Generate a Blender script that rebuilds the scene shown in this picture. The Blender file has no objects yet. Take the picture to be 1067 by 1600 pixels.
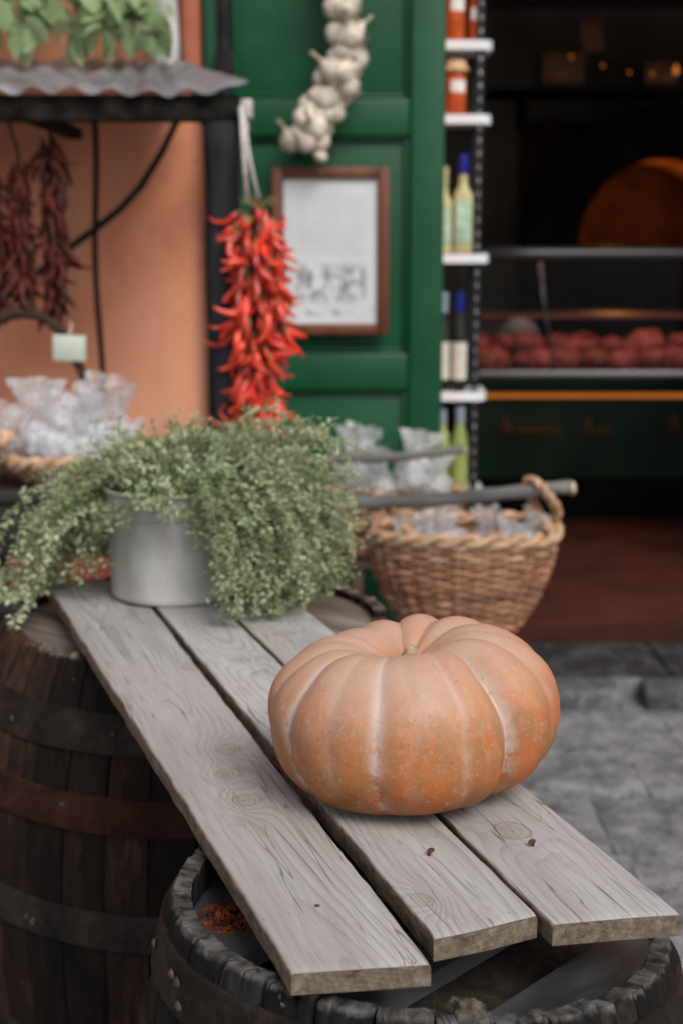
import bpy, bmesh, math, random
import numpy as np
from mathutils import Vector, Matrix, noise as mn

PI = math.pi
R = math.radians
random.seed(7)
rng = np.random.default_rng(7)
S = bpy.context.scene
C = S.collection

# ------------------------------------------------------------------ camera
cam_d = bpy.data.cameras.new('camera')
cam = bpy.data.objects.new('camera', cam_d)
C.objects.link(cam)
S.camera = cam
cam.location = (0, 0, 1.62)
cam.rotation_euler = (R(90 - 10.75), 0, 0)
cam_d.sensor_fit = 'HORIZONTAL'
cam_d.sensor_width = 24.0
cam_d.lens = 50.0
cam_d.clip_start = 0.05
cam_d.clip_end = 500
cam_d.dof.use_dof = True
cam_d.dof.focus_distance = 1.66
cam_d.dof.aperture_fstop = 3.9
S.render.resolution_x = 682
S.render.resolution_y = 1024

# ------------------------------------------------------------------ light
w = bpy.data.worlds.new('World')
S.world = w
w.use_nodes = True
nt = w.node_tree
nt.nodes.clear()
sky = nt.nodes.new('ShaderNodeTexSky')
sky.sky_type = 'NISHITA'
sky.sun_disc = False
sky.sun_elevation = R(46)
sky.sun_rotation = R(150)
sky.air_density = 1.0
sky.dust_density = 3.0
hs = nt.nodes.new('ShaderNodeHueSaturation')
hs.inputs['Saturation'].default_value = 0.42
bg = nt.nodes.new('ShaderNodeBackground')
bg.inputs['Strength'].default_value = 0.10
wo = nt.nodes.new('ShaderNodeOutputWorld')
nt.links.new(sky.outputs[0], hs.inputs['Color'])
nt.links.new(hs.outputs[0], bg.inputs['Color'])
nt.links.new(bg.outputs[0], wo.inputs['Surface'])

sun_d = bpy.data.lights.new('sun', 'SUN')
sun_d.energy = 1.4
sun_d.angle = R(28)
sun_d.color = (1.0, 0.965, 0.91)
sun = bpy.data.objects.new('sun', sun_d)
C.objects.link(sun)
sun.rotation_euler = (R(44), 0, R(24))

S.view_settings.view_transform = 'Standard'
S.view_settings.look = 'None'
S.view_settings.exposure = 0.62
S.view_settings.gamma = 1.0
S.view_settings.use_curve_mapping = False
S.render.engine = 'CYCLES'
S.cycles.use_denoising = True
S.cycles.max_bounces = 8
S.cycles.transparent_max_bounces = 16
S.cycles.caustics_reflective = False
S.cycles.caustics_refractive = False
S.cycles.sample_clamp_indirect = 4.0


# ------------------------------------------------------------------ node helpers
class G:
    def __init__(s, name):
        s.m = bpy.data.materials.new(name)
        s.m.use_nodes = True
        s.t = s.m.node_tree
        s.t.nodes.clear()
        s.out = s.t.nodes.new('ShaderNodeOutputMaterial')

    def put(s, sock, v):
        if isinstance(v, bpy.types.NodeSocket):
            s.t.links.new(v, sock)
        elif v is not None:
            if sock.type == 'RGBA' and len(v) == 3:
                v = (*v, 1)
            sock.default_value = v

    def n(s, typ, props=None, **ins):
        nd = s.t.nodes.new('ShaderNode' + typ)
        for k, v in (props or {}).items():
            setattr(nd, k, v)
        for k, v in ins.items():
            s.put(nd.inputs[k.replace('_', ' ')], v)
        return nd

    def math(s, op, a, b=None, c=None, clamp=False):
        nd = s.t.nodes.new('ShaderNodeMath')
        nd.operation = op
        nd.use_clamp = clamp
        for i, v in enumerate((a, b, c)):
            if v is not None:
                s.put(nd.inputs[i], v)
        return nd.outputs[0]

    def mix(s, f, a, b, mode='MIX'):
        nd = s.t.nodes.new('ShaderNodeMix')
        nd.data_type = 'RGBA'
        nd.blend_type = mode
        s.put(nd.inputs[0], f)
        s.put(nd.inputs[6], a)
        s.put(nd.inputs[7], b)
        return nd.outputs[2]

    def ramp(s, f, stops):
        nd = s.t.nodes.new('ShaderNodeValToRGB')
        e = nd.color_ramp.elements
        while len(e) < len(stops):
            e.new(0.5)
        for i, (p, c) in enumerate(stops):
            e[i].position = p
            if not hasattr(c, '__len__'):
                c = (c, c, c)
            e[i].color = (*c[:3], 1)
        s.put(nd.inputs[0], f)
        return nd.outputs[0]

    def coord(s, scale=(1, 1, 1), rnd=True):
        tc = s.n('TexCoord')
        v = tc.outputs['Object']
        if rnd:
            oi = s.n('ObjectInfo')
            k = s.math('MULTIPLY', oi.outputs['Random'], 37.0)
            va = s.n('VectorMath', {'operation': 'ADD'})
            s.put(va.inputs[0], v)
            s.put(va.inputs[1], k)
            v = va.outputs[0]
        mp = s.n('Mapping', Vector=v)
        mp.inputs['Scale'].default_value = scale
        return mp.outputs[0]

    def noise(s, v, scale, detail=4, rough=0.55, dist=0.0, col=False):
        nd = s.n('TexNoise', Vector=v, Scale=scale, Detail=detail, Roughness=rough, Distortion=dist)
        return nd.outputs['Color' if col else 'Fac']

    def attr(s, name):
        nd = s.n('Attribute')
        nd.attribute_name = name
        return nd.outputs['Fac']

    def rand(s):
        return s.n('ObjectInfo').outputs['Random']

    def bump(s, h, strength=0.3, dist=0.01):
        return s.n('Bump', Height=h, Strength=strength, Distance=dist).outputs[0]

    def bsdf(s, col, rough=0.6, normal=None, **kw):
        nd = s.n('BsdfPrincipled', Base_Color=col, Roughness=rough)
        if normal is not None:
            s.put(nd.inputs['Normal'], normal)
        for k, v in kw.items():
            s.put(nd.inputs[k.replace('_', ' ')], v)
        s.t.links.new(nd.outputs[0], s.out.inputs['Surface'])
        return nd


def pm(name, c1, c2, scale=12, rough=0.6, bump=0.25, bscale=None, stretch=(1, 1, 1), metal=0.0,
       var=0.0, dist=0.004, spec=0.3, lo=0.35, hi=0.65):
    g = G(name)
    v = g.coord(stretch)
    f = g.noise(v, scale, 5)
    col = g.mix(g.ramp(f, [(lo, 0.0), (hi, 1.0)]), c1, c2)
    if var:
        k = g.math('MULTIPLY_ADD', g.rand(), 2 * var, 1 - var)
        col = g.mix(1.0, col, g.n('CombineColor', Red=k, Green=k, Blue=k).outputs[0], 'MULTIPLY')
    b = g.bump(g.noise(v, bscale or scale * 3, 4), bump, dist) if bump else None
    g.bsdf(col, rough, b, Metallic=metal, Specular_IOR_Level=spec)
    return g.m


M = {}


# ------------------------------------------------------------------ mesh helpers
class MB:
    def __init__(s):
        s.v = []
        s.f = []
        s.mi = []

    def add(s, verts, faces, mi=0):
        o = len(s.v)
        s.v.extend([tuple(map(float, p)) for p in verts])
        s.f.extend([tuple(i + o for i in f) for f in faces])
        s.mi.extend([mi] * len(faces))
        return s

    def box(s, lo, hi, mi=0):
        x0, y0, z0 = lo
        x1, y1, z1 = hi
        return s.add([(x0, y0, z0), (x1, y0, z0), (x1, y1, z0), (x0, y1, z0), (x0, y0, z1), (x1, y0, z1), (x1, y1, z1), (x0, y1, z1)],
                     [(3, 2, 1, 0), (4, 5, 6, 7), (0, 1, 5, 4), (1, 2, 6, 5), (2, 3, 7, 6), (3, 0, 4, 7)], mi)

    def bbox(s, lo, hi, b=0.004, mi=0, seg=2):
        bm = bmesh.new()
        bmesh.ops.create_cube(bm, size=1)
        for v in bm.verts:
            for k in range(3):
                v.co[k] = lo[k] + (v.co[k] + 0.5) * (hi[k] - lo[k])
        bmesh.ops.bevel(bm, geom=bm.edges[:], offset=b, segments=seg, affect='EDGES', profile=0.5)
        bm.verts.index_update()
        s.add([v.co[:] for v in bm.verts], [[v.index for v in f.verts] for f in bm.faces], mi)
        bm.free()
        return s

    def tube(s, path, rad, n=8, mi=0, cap=True, closed=False, flat=None):
        P = np.array(path, float)
        m = len(P)
        rad = np.broadcast_to(np.array(rad, float), (m,))
        if closed:
            T = np.roll(P, -1, 0) - np.roll(P, 1, 0)
        else:
            T = np.gradient(P, axis=0)
        T /= np.linalg.norm(T, axis=1)[:, None] + 1e-12
        ref = np.array([0, 0, 1.0]) if abs(T[0][2]) < 0.9 else np.array([1.0, 0, 0])
        N = np.cross(T[0], ref)
        N /= np.linalg.norm(N)
        vs = []
        for i in range(m):
            N = N - T[i] * np.dot(N, T[i])
            N /= np.linalg.norm(N) + 1e-12
            if flat is not None:
                B0 = np.array([0, 0, 1.0])
                N = np.cross(B0, T[i])
                N /= np.linalg.norm(N) + 1e-12
            B = np.cross(T[i], N)
            for k in range(n):
                a = 2 * PI * k / n
                fx, fy = (1, 1) if flat is None else flat
                vs.append(P[i] + rad[i] * (math.cos(a) * N * fx + math.sin(a) * B * fy))
        fs = []
        for i in range(m if closed else m - 1):
            j = (i + 1) % m
            for k in range(n):
                l = (k + 1) % n
                fs.append((i * n + k, i * n + l, j * n + l, j * n + k))
        if cap and not closed:
            fs.append(tuple(range(n))[::-1])
            fs.append(tuple((m - 1) * n + k for k in range(n)))
        return s.add(vs, fs, mi)

    def lathe(s, prof, n=32, mi=0, closed=False):
        vs, fs = [], []
        m = len(prof)
        for r, z in prof:
            for k in range(n):
                a = 2 * PI * k / n
                vs.append((r * math.cos(a), r * math.sin(a), z))
        for i in range(m if closed else m - 1):
            j = (i + 1) % m
            for k in range(n):
                l = (k + 1) % n
                fs.append((i * n + k, i * n + l, j * n + l, j * n + k))
        if not closed:
            if prof[0][0] > 1e-5:
                fs.append(tuple(range(n))[::-1])
            if prof[-1][0] > 1e-5:
                fs.append(tuple((m - 1) * n + k for k in range(n)))
        return s.add(vs, fs, mi)

    def mesh(s, name, mats, smooth=True, angle=None, fix=True):
        me = bpy.data.meshes.new(name)
        me.from_pydata(s.v, [], s.f)
        if not isinstance(mats, (list, tuple)):
            mats = [mats]
        for m in mats:
            me.materials.append(M[m] if isinstance(m, str) else m)
        me.polygons.foreach_set('material_index', s.mi)
        if fix:
            bm = bmesh.new()
            bm.from_mesh(me)
            bmesh.ops.recalc_face_normals(bm, faces=bm.faces[:])
            bm.to_mesh(me)
            bm.free()
        me.polygons.foreach_set('use_smooth', [smooth] * len(me.polygons))
        if smooth and angle:
            me.set_sharp_from_angle(angle=R(angle))
        me.update()
        return me

    def build(s, name, mats, parent=None, smooth=True, angle=None, loc=None, rot=None, fix=True):
        return link(name, s.mesh(name, mats, smooth, angle, fix), parent, loc, rot)


def link(name, me, parent=None, loc=None, rot=None, scale=None):
    o = bpy.data.objects.new(name, me)
    C.objects.link(o)
    if parent is not None:
        o.parent = parent
    if loc is not None:
        o.location = loc
    if rot is not None:
        o.rotation_euler = rot
    if scale is not None:
        o.scale = scale
    return o


def tag(o, label=None, cat=None, group=None, kind=None):
    if label:
        o['label'] = label
    if cat:
        o['category'] = cat
    if group:
        o['group'] = group
    if kind:
        o['kind'] = kind
    return o


def empty(name, loc, label=None, cat=None, group=None, rz=0):
    o = bpy.data.objects.new(name, None)
    C.objects.link(o)
    o.location = loc
    o.rotation_euler = (0, 0, rz)
    o.empty_display_size = 0.1
    return tag(o, label, cat, group)


def fattr(me, name, vals):
    a = me.attributes.new(name, 'FLOAT', 'POINT')
    a.data.foreach_set('value', np.asarray(vals, np.float32).ravel())


def fbm(p, sc=1.0, o=3):
    return mn.fractal(Vector(p) * sc, 1.0, 2.0, o)


# ------------------------------------------------------------------ materials
def m_wall():
    g = G('terracotta_plaster')
    v = g.coord(rnd=False)
    big = g.noise(v, 1.6, 6, 0.6)
    col = g.ramp(big, [(0.3, (0.62, 0.225, 0.125)), (0.5, (0.79, 0.33, 0.19)), (0.72, (0.83, 0.395, 0.255))])
    vs = g.noise(g.coord((9, 9, 0.7), False), 1.0, 4)
    col = g.mix(g.ramp(vs, [(0.5, 0.0), (0.75, 0.45)]), col, (0.60, 0.33, 0.24))
    sp = g.noise(v, 14, 5, 0.7)
    col = g.mix(g.ramp(sp, [(0.62, 0.0), (0.75, 0.6)]), col, (0.42, 0.16, 0.10))
    h = g.noise(v, 45, 5, 0.6)
    g.bsdf(col, 0.9, g.bump(h, 0.35, 0.006), Specular_IOR_Level=0.05)
    return g.m


def m_door():
    g = G('green_door_paint')
    v = g.coord(rnd=True)
    f = g.noise(v, 5, 6, 0.6)
    col = g.ramp(f, [(0.3, (0.003, 0.050, 0.020)), (0.6, (0.004, 0.066, 0.026)), (0.8, (0.008, 0.090, 0.038))])
    ch = g.noise(v, 38, 4, 0.65)
    col = g.mix(g.ramp(ch, [(0.66, 0.0), (0.74, 0.5)]), col, (0.10, 0.24, 0.16))
    br = g.noise(g.coord((3, 3, 90)), 1.0, 3)
    br2 = g.noise(v, 60, 4)
    g.bsdf(col, 0.42, g.bump(g.math('ADD', br, br2), 0.22, 0.003), Specular_IOR_Level=0.32)
    return g.m


def m_basalt(name, c0, c1, c2):
    g = G(name)
    v = g.coord(rnd=True)
    f = g.noise(v, 7, 6, 0.65)
    f2 = g.noise(v, 24, 6, 0.8)
    t = g.math('ADD', g.math('MULTIPLY', f, 0.5), g.math('MULTIPLY', f2, 0.5))
    k = g.math('MULTIPLY_ADD', g.rand(), 0.05, -0.025)
    col = g.ramp(g.math('ADD', t, k), [(0.40, c0), (0.5, c1), (0.61, c2)])
    vo = g.n('TexVoronoi', Vector=v, Scale=55.0).outputs['Distance']
    h = g.math('ADD', g.math('MULTIPLY', vo, 0.6), f2)
    g.bsdf(col, 0.62, g.bump(h, 0.8, 0.012), Specular_IOR_Level=0.25)
    return g.m


def m_plank():
    g = G('weathered_plank')
    ph = g.attr('phase')
    v = g.coord(rnd=True)
    kn = g.attr('knot')
    kn = g.math('ADD', kn, g.math('MULTIPLY', g.math('SUBTRACT', g.noise(v, 75, 3), 0.5), 0.30))
    vl = g.coord((1, 0.16, 1))      # stretched along the board
    wob = g.math('MULTIPLY', g.noise(g.coord((1, 0.12, 1)), 26, 4, 0.6), 0.55)
    p = g.math('ADD', g.math('MULTIPLY', ph, 1.0), wob)
    fr = g.math('FRACT', p)
    # late-wood line: sharp on one side
    line = g.ramp(fr, [(0.0, 0.0), (0.55, 0.10), (0.86, 0.85), (0.93, 1.0), (1.0, 0.0)])
    amt = g.ramp(g.noise(g.coord((1, 0.3, 1)), 9, 3), [(0.36, 0.10), (0.66, 1.0)])
    line = g.math('MULTIPLY', line, amt)
    fine = g.noise(g.coord((1, 0.035, 1)), 330, 3, 0.6)
    big = g.noise(vl, 7, 5, 0.6)
    base = g.ramp(big, [(0.30, (0.245, 0.225, 0.213)), (0.5, (0.345, 0.333, 0.327)), (0.68, (0.43, 0.423, 0.42))])
    warm = g.noise(g.coord((1, 0.3, 1)), 5.0, 4, 0.6)
    base = g.mix(g.ramp(warm, [(0.55, 0.0), (0.75, 0.38)]), base, (0.33, 0.265, 0.205))
    base = g.mix(g.ramp(fine, [(0.42, 0.0), (0.72, 0.42)]), base, (0.19, 0.175, 0.165))
    base = g.mix(g.math('MULTIPLY', line, 0.46), base, (0.135, 0.115, 0.098))
    # short drying cracks along the grain
    ck = g.noise(g.coord((1, 0.05, 1)), 48, 2, 0.4)
    ckm = g.ramp(g.noise(v, 7, 2), [(0.44, 0.0), (0.56, 1.0)])
    crack = g.math('MULTIPLY', g.ramp(ck, [(0.490, 0.0), (0.498, 1.0), (0.502, 1.0), (0.510, 0.0)]), ckm)
    base = g.mix(g.math('MULTIPLY', crack, 0.62), base, (0.07, 0.06, 0.052))
    # knots: brownish eye with a dark cracked rim
    base = g.mix(g.ramp(kn, [(0.0, 0.0), (0.45, 0.0), (0.62, 0.28), (1.0, 0.30)]), base, (0.27, 0.225, 0.19))
    base = g.mix(g.ramp(kn, [(0.47, 0.0), (0.51, 0.55), (0.56, 0.08), (0.68, 0.0), (0.71, 0.38), (0.75, 0.0), (0.88, 0.10), (0.95, 0.5)]), base, (0.11, 0.085, 0.07))
    stn = g.noise(g.coord((1, 0.45, 1)), 13, 6, 0.7)
    base = g.mix(g.ramp(stn, [(0.60, 0.0), (0.70, 0.40)]), base, (0.20, 0.165, 0.135))
    dots = g.noise(v, 120, 2, 0.5)
    base = g.mix(g.ramp(dots, [(0.72, 0.0), (0.77, 0.7)]), base, (0.12, 0.095, 0.08))
    # sawn sides and ends are browner and rougher
    side = g.attr('side')
    sw = g.noise(g.coord((1, 0.5, 1)), 90, 5, 0.7)
    sc = g.ramp(sw, [(0.3, (0.065, 0.048, 0.034)), (0.55, (0.155, 0.12, 0.088)), (0.75, (0.25, 0.21, 0.165))])
    base = g.mix(side, base, sc)
    k = g.math('MULTIPLY_ADD', g.rand(), 0.14, 0.93)
    base = g.mix(1.0, base, g.n('CombineColor', Red=k, Green=k, Blue=k).outputs[0], 'MULTIPLY')
    h = g.math('ADD', g.math('MULTIPLY', line, -0.6), g.math('MULTIPLY', fine, -0.5))
    h = g.math('ADD', h, g.math('MULTIPLY', crack, -1.4))
    h = g.math('ADD', h, g.math('MULTIPLY', g.math('MULTIPLY', sw, side), 1.2))
    g.bsdf(base, 0.72, g.bump(h, 0.55, 0.0022), Specular_IOR_Level=0.15)
    return g.m


def m_pumpkin():
    g = G('pumpkin_skin')
    cr = g.attr('crease')
    hz = g.attr('hgt')
    v = g.coord(rnd=False)
    tc = g.attr('theta')
    vv = g.n('CombineXYZ', X=g.math('MULTIPLY', tc, 1.0), Y=g.math('MULTIPLY', hz, 0.60), Z=0.0).outputs[0]
    n1 = g.noise(v, 9, 8, 0.66)
    n2 = g.noise(v, 34, 8, 0.72)
    st = g.noise(vv, 8, 9, 0.72)
    # peach at the shoulder, deeper orange and rusty below
    up = g.math('ADD', hz, g.math('MULTIPLY', g.math('SUBTRACT', n1, 0.5), 1.1))
    col = g.ramp(up, [(0.05, (0.33, 0.088, 0.024)), (0.42, (0.41, 0.145, 0.050)), (0.64, (0.43, 0.195, 0.098)), (0.86, (0.43, 0.235, 0.152)), (1.0, (0.43, 0.252, 0.175))])
    # rusty orange blotches low down
    low = g.ramp(hz, [(0.0, 1.0), (0.52, 0.9), (0.78, 0.0)])
    bl = g.ramp(g.noise(v, 19, 9, 0.68, 0.5), [(0.50, 0.0), (0.52, 0.7), (0.62, 0.95)])
    col = g.mix(g.math('MULTIPLY', g.math('MULTIPLY', bl, low), 0.85), col, (0.47, 0.115, 0.022))
    # brown-green tan mottling in vertical streaks
    mo = g.math('MULTIPLY', g.ramp(st, [(0.42, 0.0), (0.56, 1.0)]), g.ramp(hz, [(0.0, 0.9), (0.62, 0.85), (0.88, 0.0)]))
    col = g.mix(g.math('MULTIPLY', mo, 0.66), col, (0.25, 0.138, 0.062))
    sp = g.noise(v, 95, 3, 0.6)
    spm = g.math('MULTIPLY', g.ramp(sp, [(0.60, 0.0), (0.68, 0.8)]), g.ramp(n2, [(0.42, 0.0), (0.6, 1.0)]))
    col = g.mix(g.math('MULTIPLY', spm, 0.55), col, (0.52, 0.36, 0.22))
    sp2 = g.noise(v, 70, 3, 0.6)
    col = g.mix(g.math('MULTIPLY', g.ramp(sp2, [(0.64, 0.0), (0.7, 0.6)]), low), col, (0.20, 0.10, 0.04))
    # pale waxy streaks down the furrows
    wax = g.math('MULTIPLY', cr, g.ramp(g.math('ADD', n2, g.math('MULTIPLY', hz, 0.25)), [(0.50, 0.0), (0.64, 1.0)]))
    col = g.mix(g.math('MULTIPLY', wax, 0.72, clamp=True), col, (0.50, 0.43, 0.39))
    fs_ = g.noise(v, 210, 3, 0.6)
    col = g.mix(g.ramp(fs_, [(0.60, 0.0), (0.68, 0.30)]), col, (0.55, 0.42, 0.30))
    dk = g.noise(v, 160, 3, 0.6)
    col = g.mix(g.math('MULTIPLY', g.ramp(dk, [(0.62, 0.0), (0.70, 0.5)]), g.ramp(n2, [(0.40, 0.0), (0.55, 1.0)])), col, (0.20, 0.10, 0.05))
    dust = g.math('MULTIPLY', g.ramp(hz, [(0.55, 0.0), (0.95, 1.0)]), g.ramp(n1, [(0.3, 0.15), (0.65, 0.7)]))
    col = g.mix(g.math('MULTIPLY', dust, 0.42), col, (0.52, 0.41, 0.34))
    h = g.math('ADD', g.math('MULTIPLY', n2, 0.6), g.math('MULTIPLY', sp, 0.25))
    g.bsdf(col, g.ramp(n2, [(0.35, 0.40), (0.65, 0.62)]), g.bump(h, 0.34, 0.004), Specular_IOR_Level=0.25, Subsurface_Weight=0.0,
           Subsurface_Radius=(0.02, 0.008, 0.004), Subsurface_Scale=0.2)
    return g.m


def m_stave(name, c0, c1, c2, ctop, ztop):
    g = G(name)
    v = g.coord((1, 1, 0.10))
    n1 = g.noise(v, 60, 5, 0.65)
    n2 = g.noise(g.coord((1, 1, 0.5)), 9, 5, 0.6)
    k = g.math('MULTIPLY_ADD', g.rand(), 0.28, -0.14)
    t = g.math('ADD', g.math('ADD', g.math('MULTIPLY', n1, 0.45), g.math('MULTIPLY', n2, 0.55)), k)
    col = g.ramp(t, [(0.30, c0), (0.52, c1), (0.74, c2)])
    # weathered bare end grain
    z = g.n('SeparateXYZ', Vector=g.n('TexCoord').outputs['Object']).outputs['Z']
    e = g.ramp(g.math('ADD', z, g.math('MULTIPLY', g.noise(g.coord(), 40, 4), 0.03)), [(0.0, 0.0), (1.0, 1.0)])
    mr = g.n('MapRange', Value=g.math('ADD', z, g.math('MULTIPLY', g.noise(g.coord(), 45, 4), 0.028)))
    mr.inputs['From Min'].default_value = ztop
    mr.inputs['From Max'].default_value = ztop + 0.008
    pt_ = g.ramp(g.noise(g.coord((0.4, 1, 0.3)), 70, 5, 0.65), [(0.36, 0.0), (0.66, 1.0)])
    col = g.mix(g.math('MULTIPLY', mr.outputs[0], 0.9), col, g.mix(pt_, tuple(c * 0.30 for c in ctop), ctop))
    fl = g.noise(g.coord(), 55, 4, 0.6)
    ck = g.noise(g.coord((0.16, 1, 0.06)), 48, 2, 0.4)
    crk = g.ramp(ck, [(0.485, 0.0), (0.497, 1.0), (0.503, 1.0), (0.515, 0.0)])
    col = g.mix(g.math('MULTIPLY', crk, 0.8), col, (0.002, 0.002, 0.002))
    col = g.mix(g.ramp(fl, [(0.70, 0.0), (0.76, 0.55)]), col, (0.30, 0.25, 0.22))
    g.bsdf(col, 0.85, g.bump(g.math('ADD', g.math('ADD', n1, g.math('MULTIPLY', crk, -0.8)), g.math('MULTIPLY', fl, 0.6)), 0.6, 0.004), Specular_IOR_Level=0.16)
    return g.m


def m_iron(name, c0, c1, c2, rough=0.6):
    g = G(name)
    v = g.coord()
    n1 = g.noise(v, 11, 6, 0.65)
    n2 = g.noise(v, 70, 4, 0.7)
    t = g.math('ADD', g.math('MULTIPLY', n1, 0.7), g.math('MULTIPLY', n2, 0.3))
    col = g.ramp(t, [(0.34, c0), (0.52, c1), (0.70, c2)])
    g.bsdf(col, rough, g.bump(g.math('ADD', n1, n2), 0.5, 0.004), Metallic=0.0, Specular_IOR_Level=0.10)
    return g.m


def m_leaf(name, c0, c1, c2, trans=0.35, tone=None):
    g = G(name)
    v = g.coord()
    n = g.noise(v, 22, 3)
    gm = g.n('NewGeometry').outputs['Random Per Island']
    t = g.math('ADD', g.math('MULTIPLY', n, 0.5), g.math('MULTIPLY', gm, 0.5))
    if tone:
        t = g.math('ADD', g.math('MULTIPLY', t, 0.45), g.math('MULTIPLY', g.attr(tone), 0.55))
    col = g.ramp(t, [(0.2, c0), (0.5, c1), (0.8, c2)])
    d = g.n('BsdfPrincipled', Base_Color=col, Roughness=0.6, Specular_IOR_Level=0.15)
    tr = g.n('BsdfTranslucent', Color=col)
    mx = g.n('MixShader', Fac=trans)
    g.t.links.new(d.outputs[0], mx.inputs[1])
    g.t.links.new(tr.outputs[0], mx.inputs[2])
    g.t.links.new(mx.outputs[0], g.out.inputs['Surface'])
    return g.m


def m_cello():
    g = G('clear_cellophane')
    v = g.coord()
    n = g.noise(v, 30, 4, 0.7)
    d = g.n('BsdfPrincipled', Base_Color=(0.90, 0.90, 0.91, 1), Roughness=0.12, Specular_IOR_Level=1.0,
            Normal=g.bump(n, 0.9, 0.01))
    tr = g.n('BsdfTranslucent', Color=(0.86, 0.86, 0.87, 1))
    m1 = g.n('MixShader', Fac=0.45)
    g.t.links.new(d.outputs[0], m1.inputs[1])
    g.t.links.new(tr.outputs[0], m1.inputs[2])
    tp = g.n('BsdfTransparent', Color=(0.95, 0.96, 0.98, 1))
    m2 = g.n('MixShader', Fac=g.ramp(n, [(0.38, 0.72), (0.62, 0.30)]))
    g.t.links.new(m1.outputs[0], m2.inputs[1])
    g.t.links.new(tp.outputs[0], m2.inputs[2])
    g.t.links.new(m2.outputs[0], g.out.inputs['Surface'])
    return g.m


def m_glass(name, col=(1, 1, 1), rough=0.05, fac=0.86):
    g = G(name)
    gl = g.n('BsdfGlossy', Color=(0.9, 0.9, 0.9, 1), Roughness=rough)
    tp = g.n('BsdfTransparent', Color=(*col, 1))
    fr = g.n('Fresnel', IOR=1.45)
    mx = g.n('MixShader', Fac=g.math('MULTIPLY', fr.outputs[0], 0.25))
    g.t.links.new(tp.outputs[0], mx.inputs[1])
    g.t.links.new(gl.outputs[0], mx.inputs[2])
    g.t.links.new(mx.outputs[0], g.out.inputs['Surface'])
    return g.m


def m_emit(name, col, st):
    g = G(name)
    e = g.n('Emission', Color=(*col, 1), Strength=st)
    g.t.links.new(e.outputs[0], g.out.inputs['Surface'])
    return g.m


def m_print():
    """aged sheet: faint lines of print above, an ink sketch of figures below"""
    g = G('printed_sheet')
    tc = g.n('TexCoord').outputs['Object']
    sp = g.n('SeparateXYZ', Vector=tc)
    x, z = sp.outputs['X'], sp.outputs['Z']
    base = g.ramp(g.noise(tc, 6, 4), [(0.3, (0.50, 0.51, 0.52)), (0.7, (0.60, 0.61, 0.62))])

    def band(c, lo, hi, soft):
        a = g.n('MapRange', {'interpolation_type': 'SMOOTHSTEP'}, Value=c, From_Min=lo - soft, From_Max=lo + soft).outputs[0]
        b = g.n('MapRange', {'interpolation_type': 'SMOOTHSTEP'}, Value=c, From_Min=hi - soft, From_Max=hi + soft).outputs[0]
        return g.math('MULTIPLY', a, g.math('SUBTRACT', 1.0, b))
    # figures: stretched upright blotches
    mp = g.n('Mapping', Vector=tc)
    mp.inputs['Scale'].default_value = (26, 1, 17)
    f1 = g.noise(mp.outputs[0], 1.0, 3, 0.6, 0.8)
    ink = g.math('MULTIPLY', g.ramp(f1, [(0.42, 0.0), (0.52, 1.0)]), band(z, -0.175, -0.055, 0.03))
    ink = g.math('MULTIPLY', ink, band(x, -0.125, 0.125, 0.02))
    mp2 = g.n('Mapping', Vector=tc)
    mp2.inputs['Scale'].default_value = (30, 1, 60)
    f2 = g.noise(mp2.outputs[0], 1.0, 3)
    cap = g.math('MULTIPLY', g.ramp(f2, [(0.50, 0.0), (0.55, 0.9)]), band(z, -0.232, -0.212, 0.006))
    cap = g.math('MULTIPLY', cap, band(x, -0.10, 0.07, 0.02))
    ln = g.math('FRACT', g.math('MULTIPLY', z, 55.0))
    txt = g.math('MULTIPLY', g.ramp(ln, [(0.45, 0.0), (0.55, 1.0)]), g.ramp(g.noise(mp2.outputs[0], 2.2, 2), [(0.45, 0.0), (0.5, 1.0)]))
    txt = g.math('MULTIPLY', g.math('MULTIPLY', txt, band(z, -0.02, 0.20, 0.006)), band(x, -0.12, 0.12, 0.004))
    base = g.mix(g.math('MULTIPLY', txt, 0.34), base, (0.25, 0.25, 0.27))
    base = g.mix(g.math('MULTIPLY', ink, 0.75), base, (0.10, 0.085, 0.09))
    base = g.mix(g.math('MULTIPLY', cap, 0.7), base, (0.10, 0.09, 0.09))
    g.bsdf(base, 0.6)
    return g.m


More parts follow.
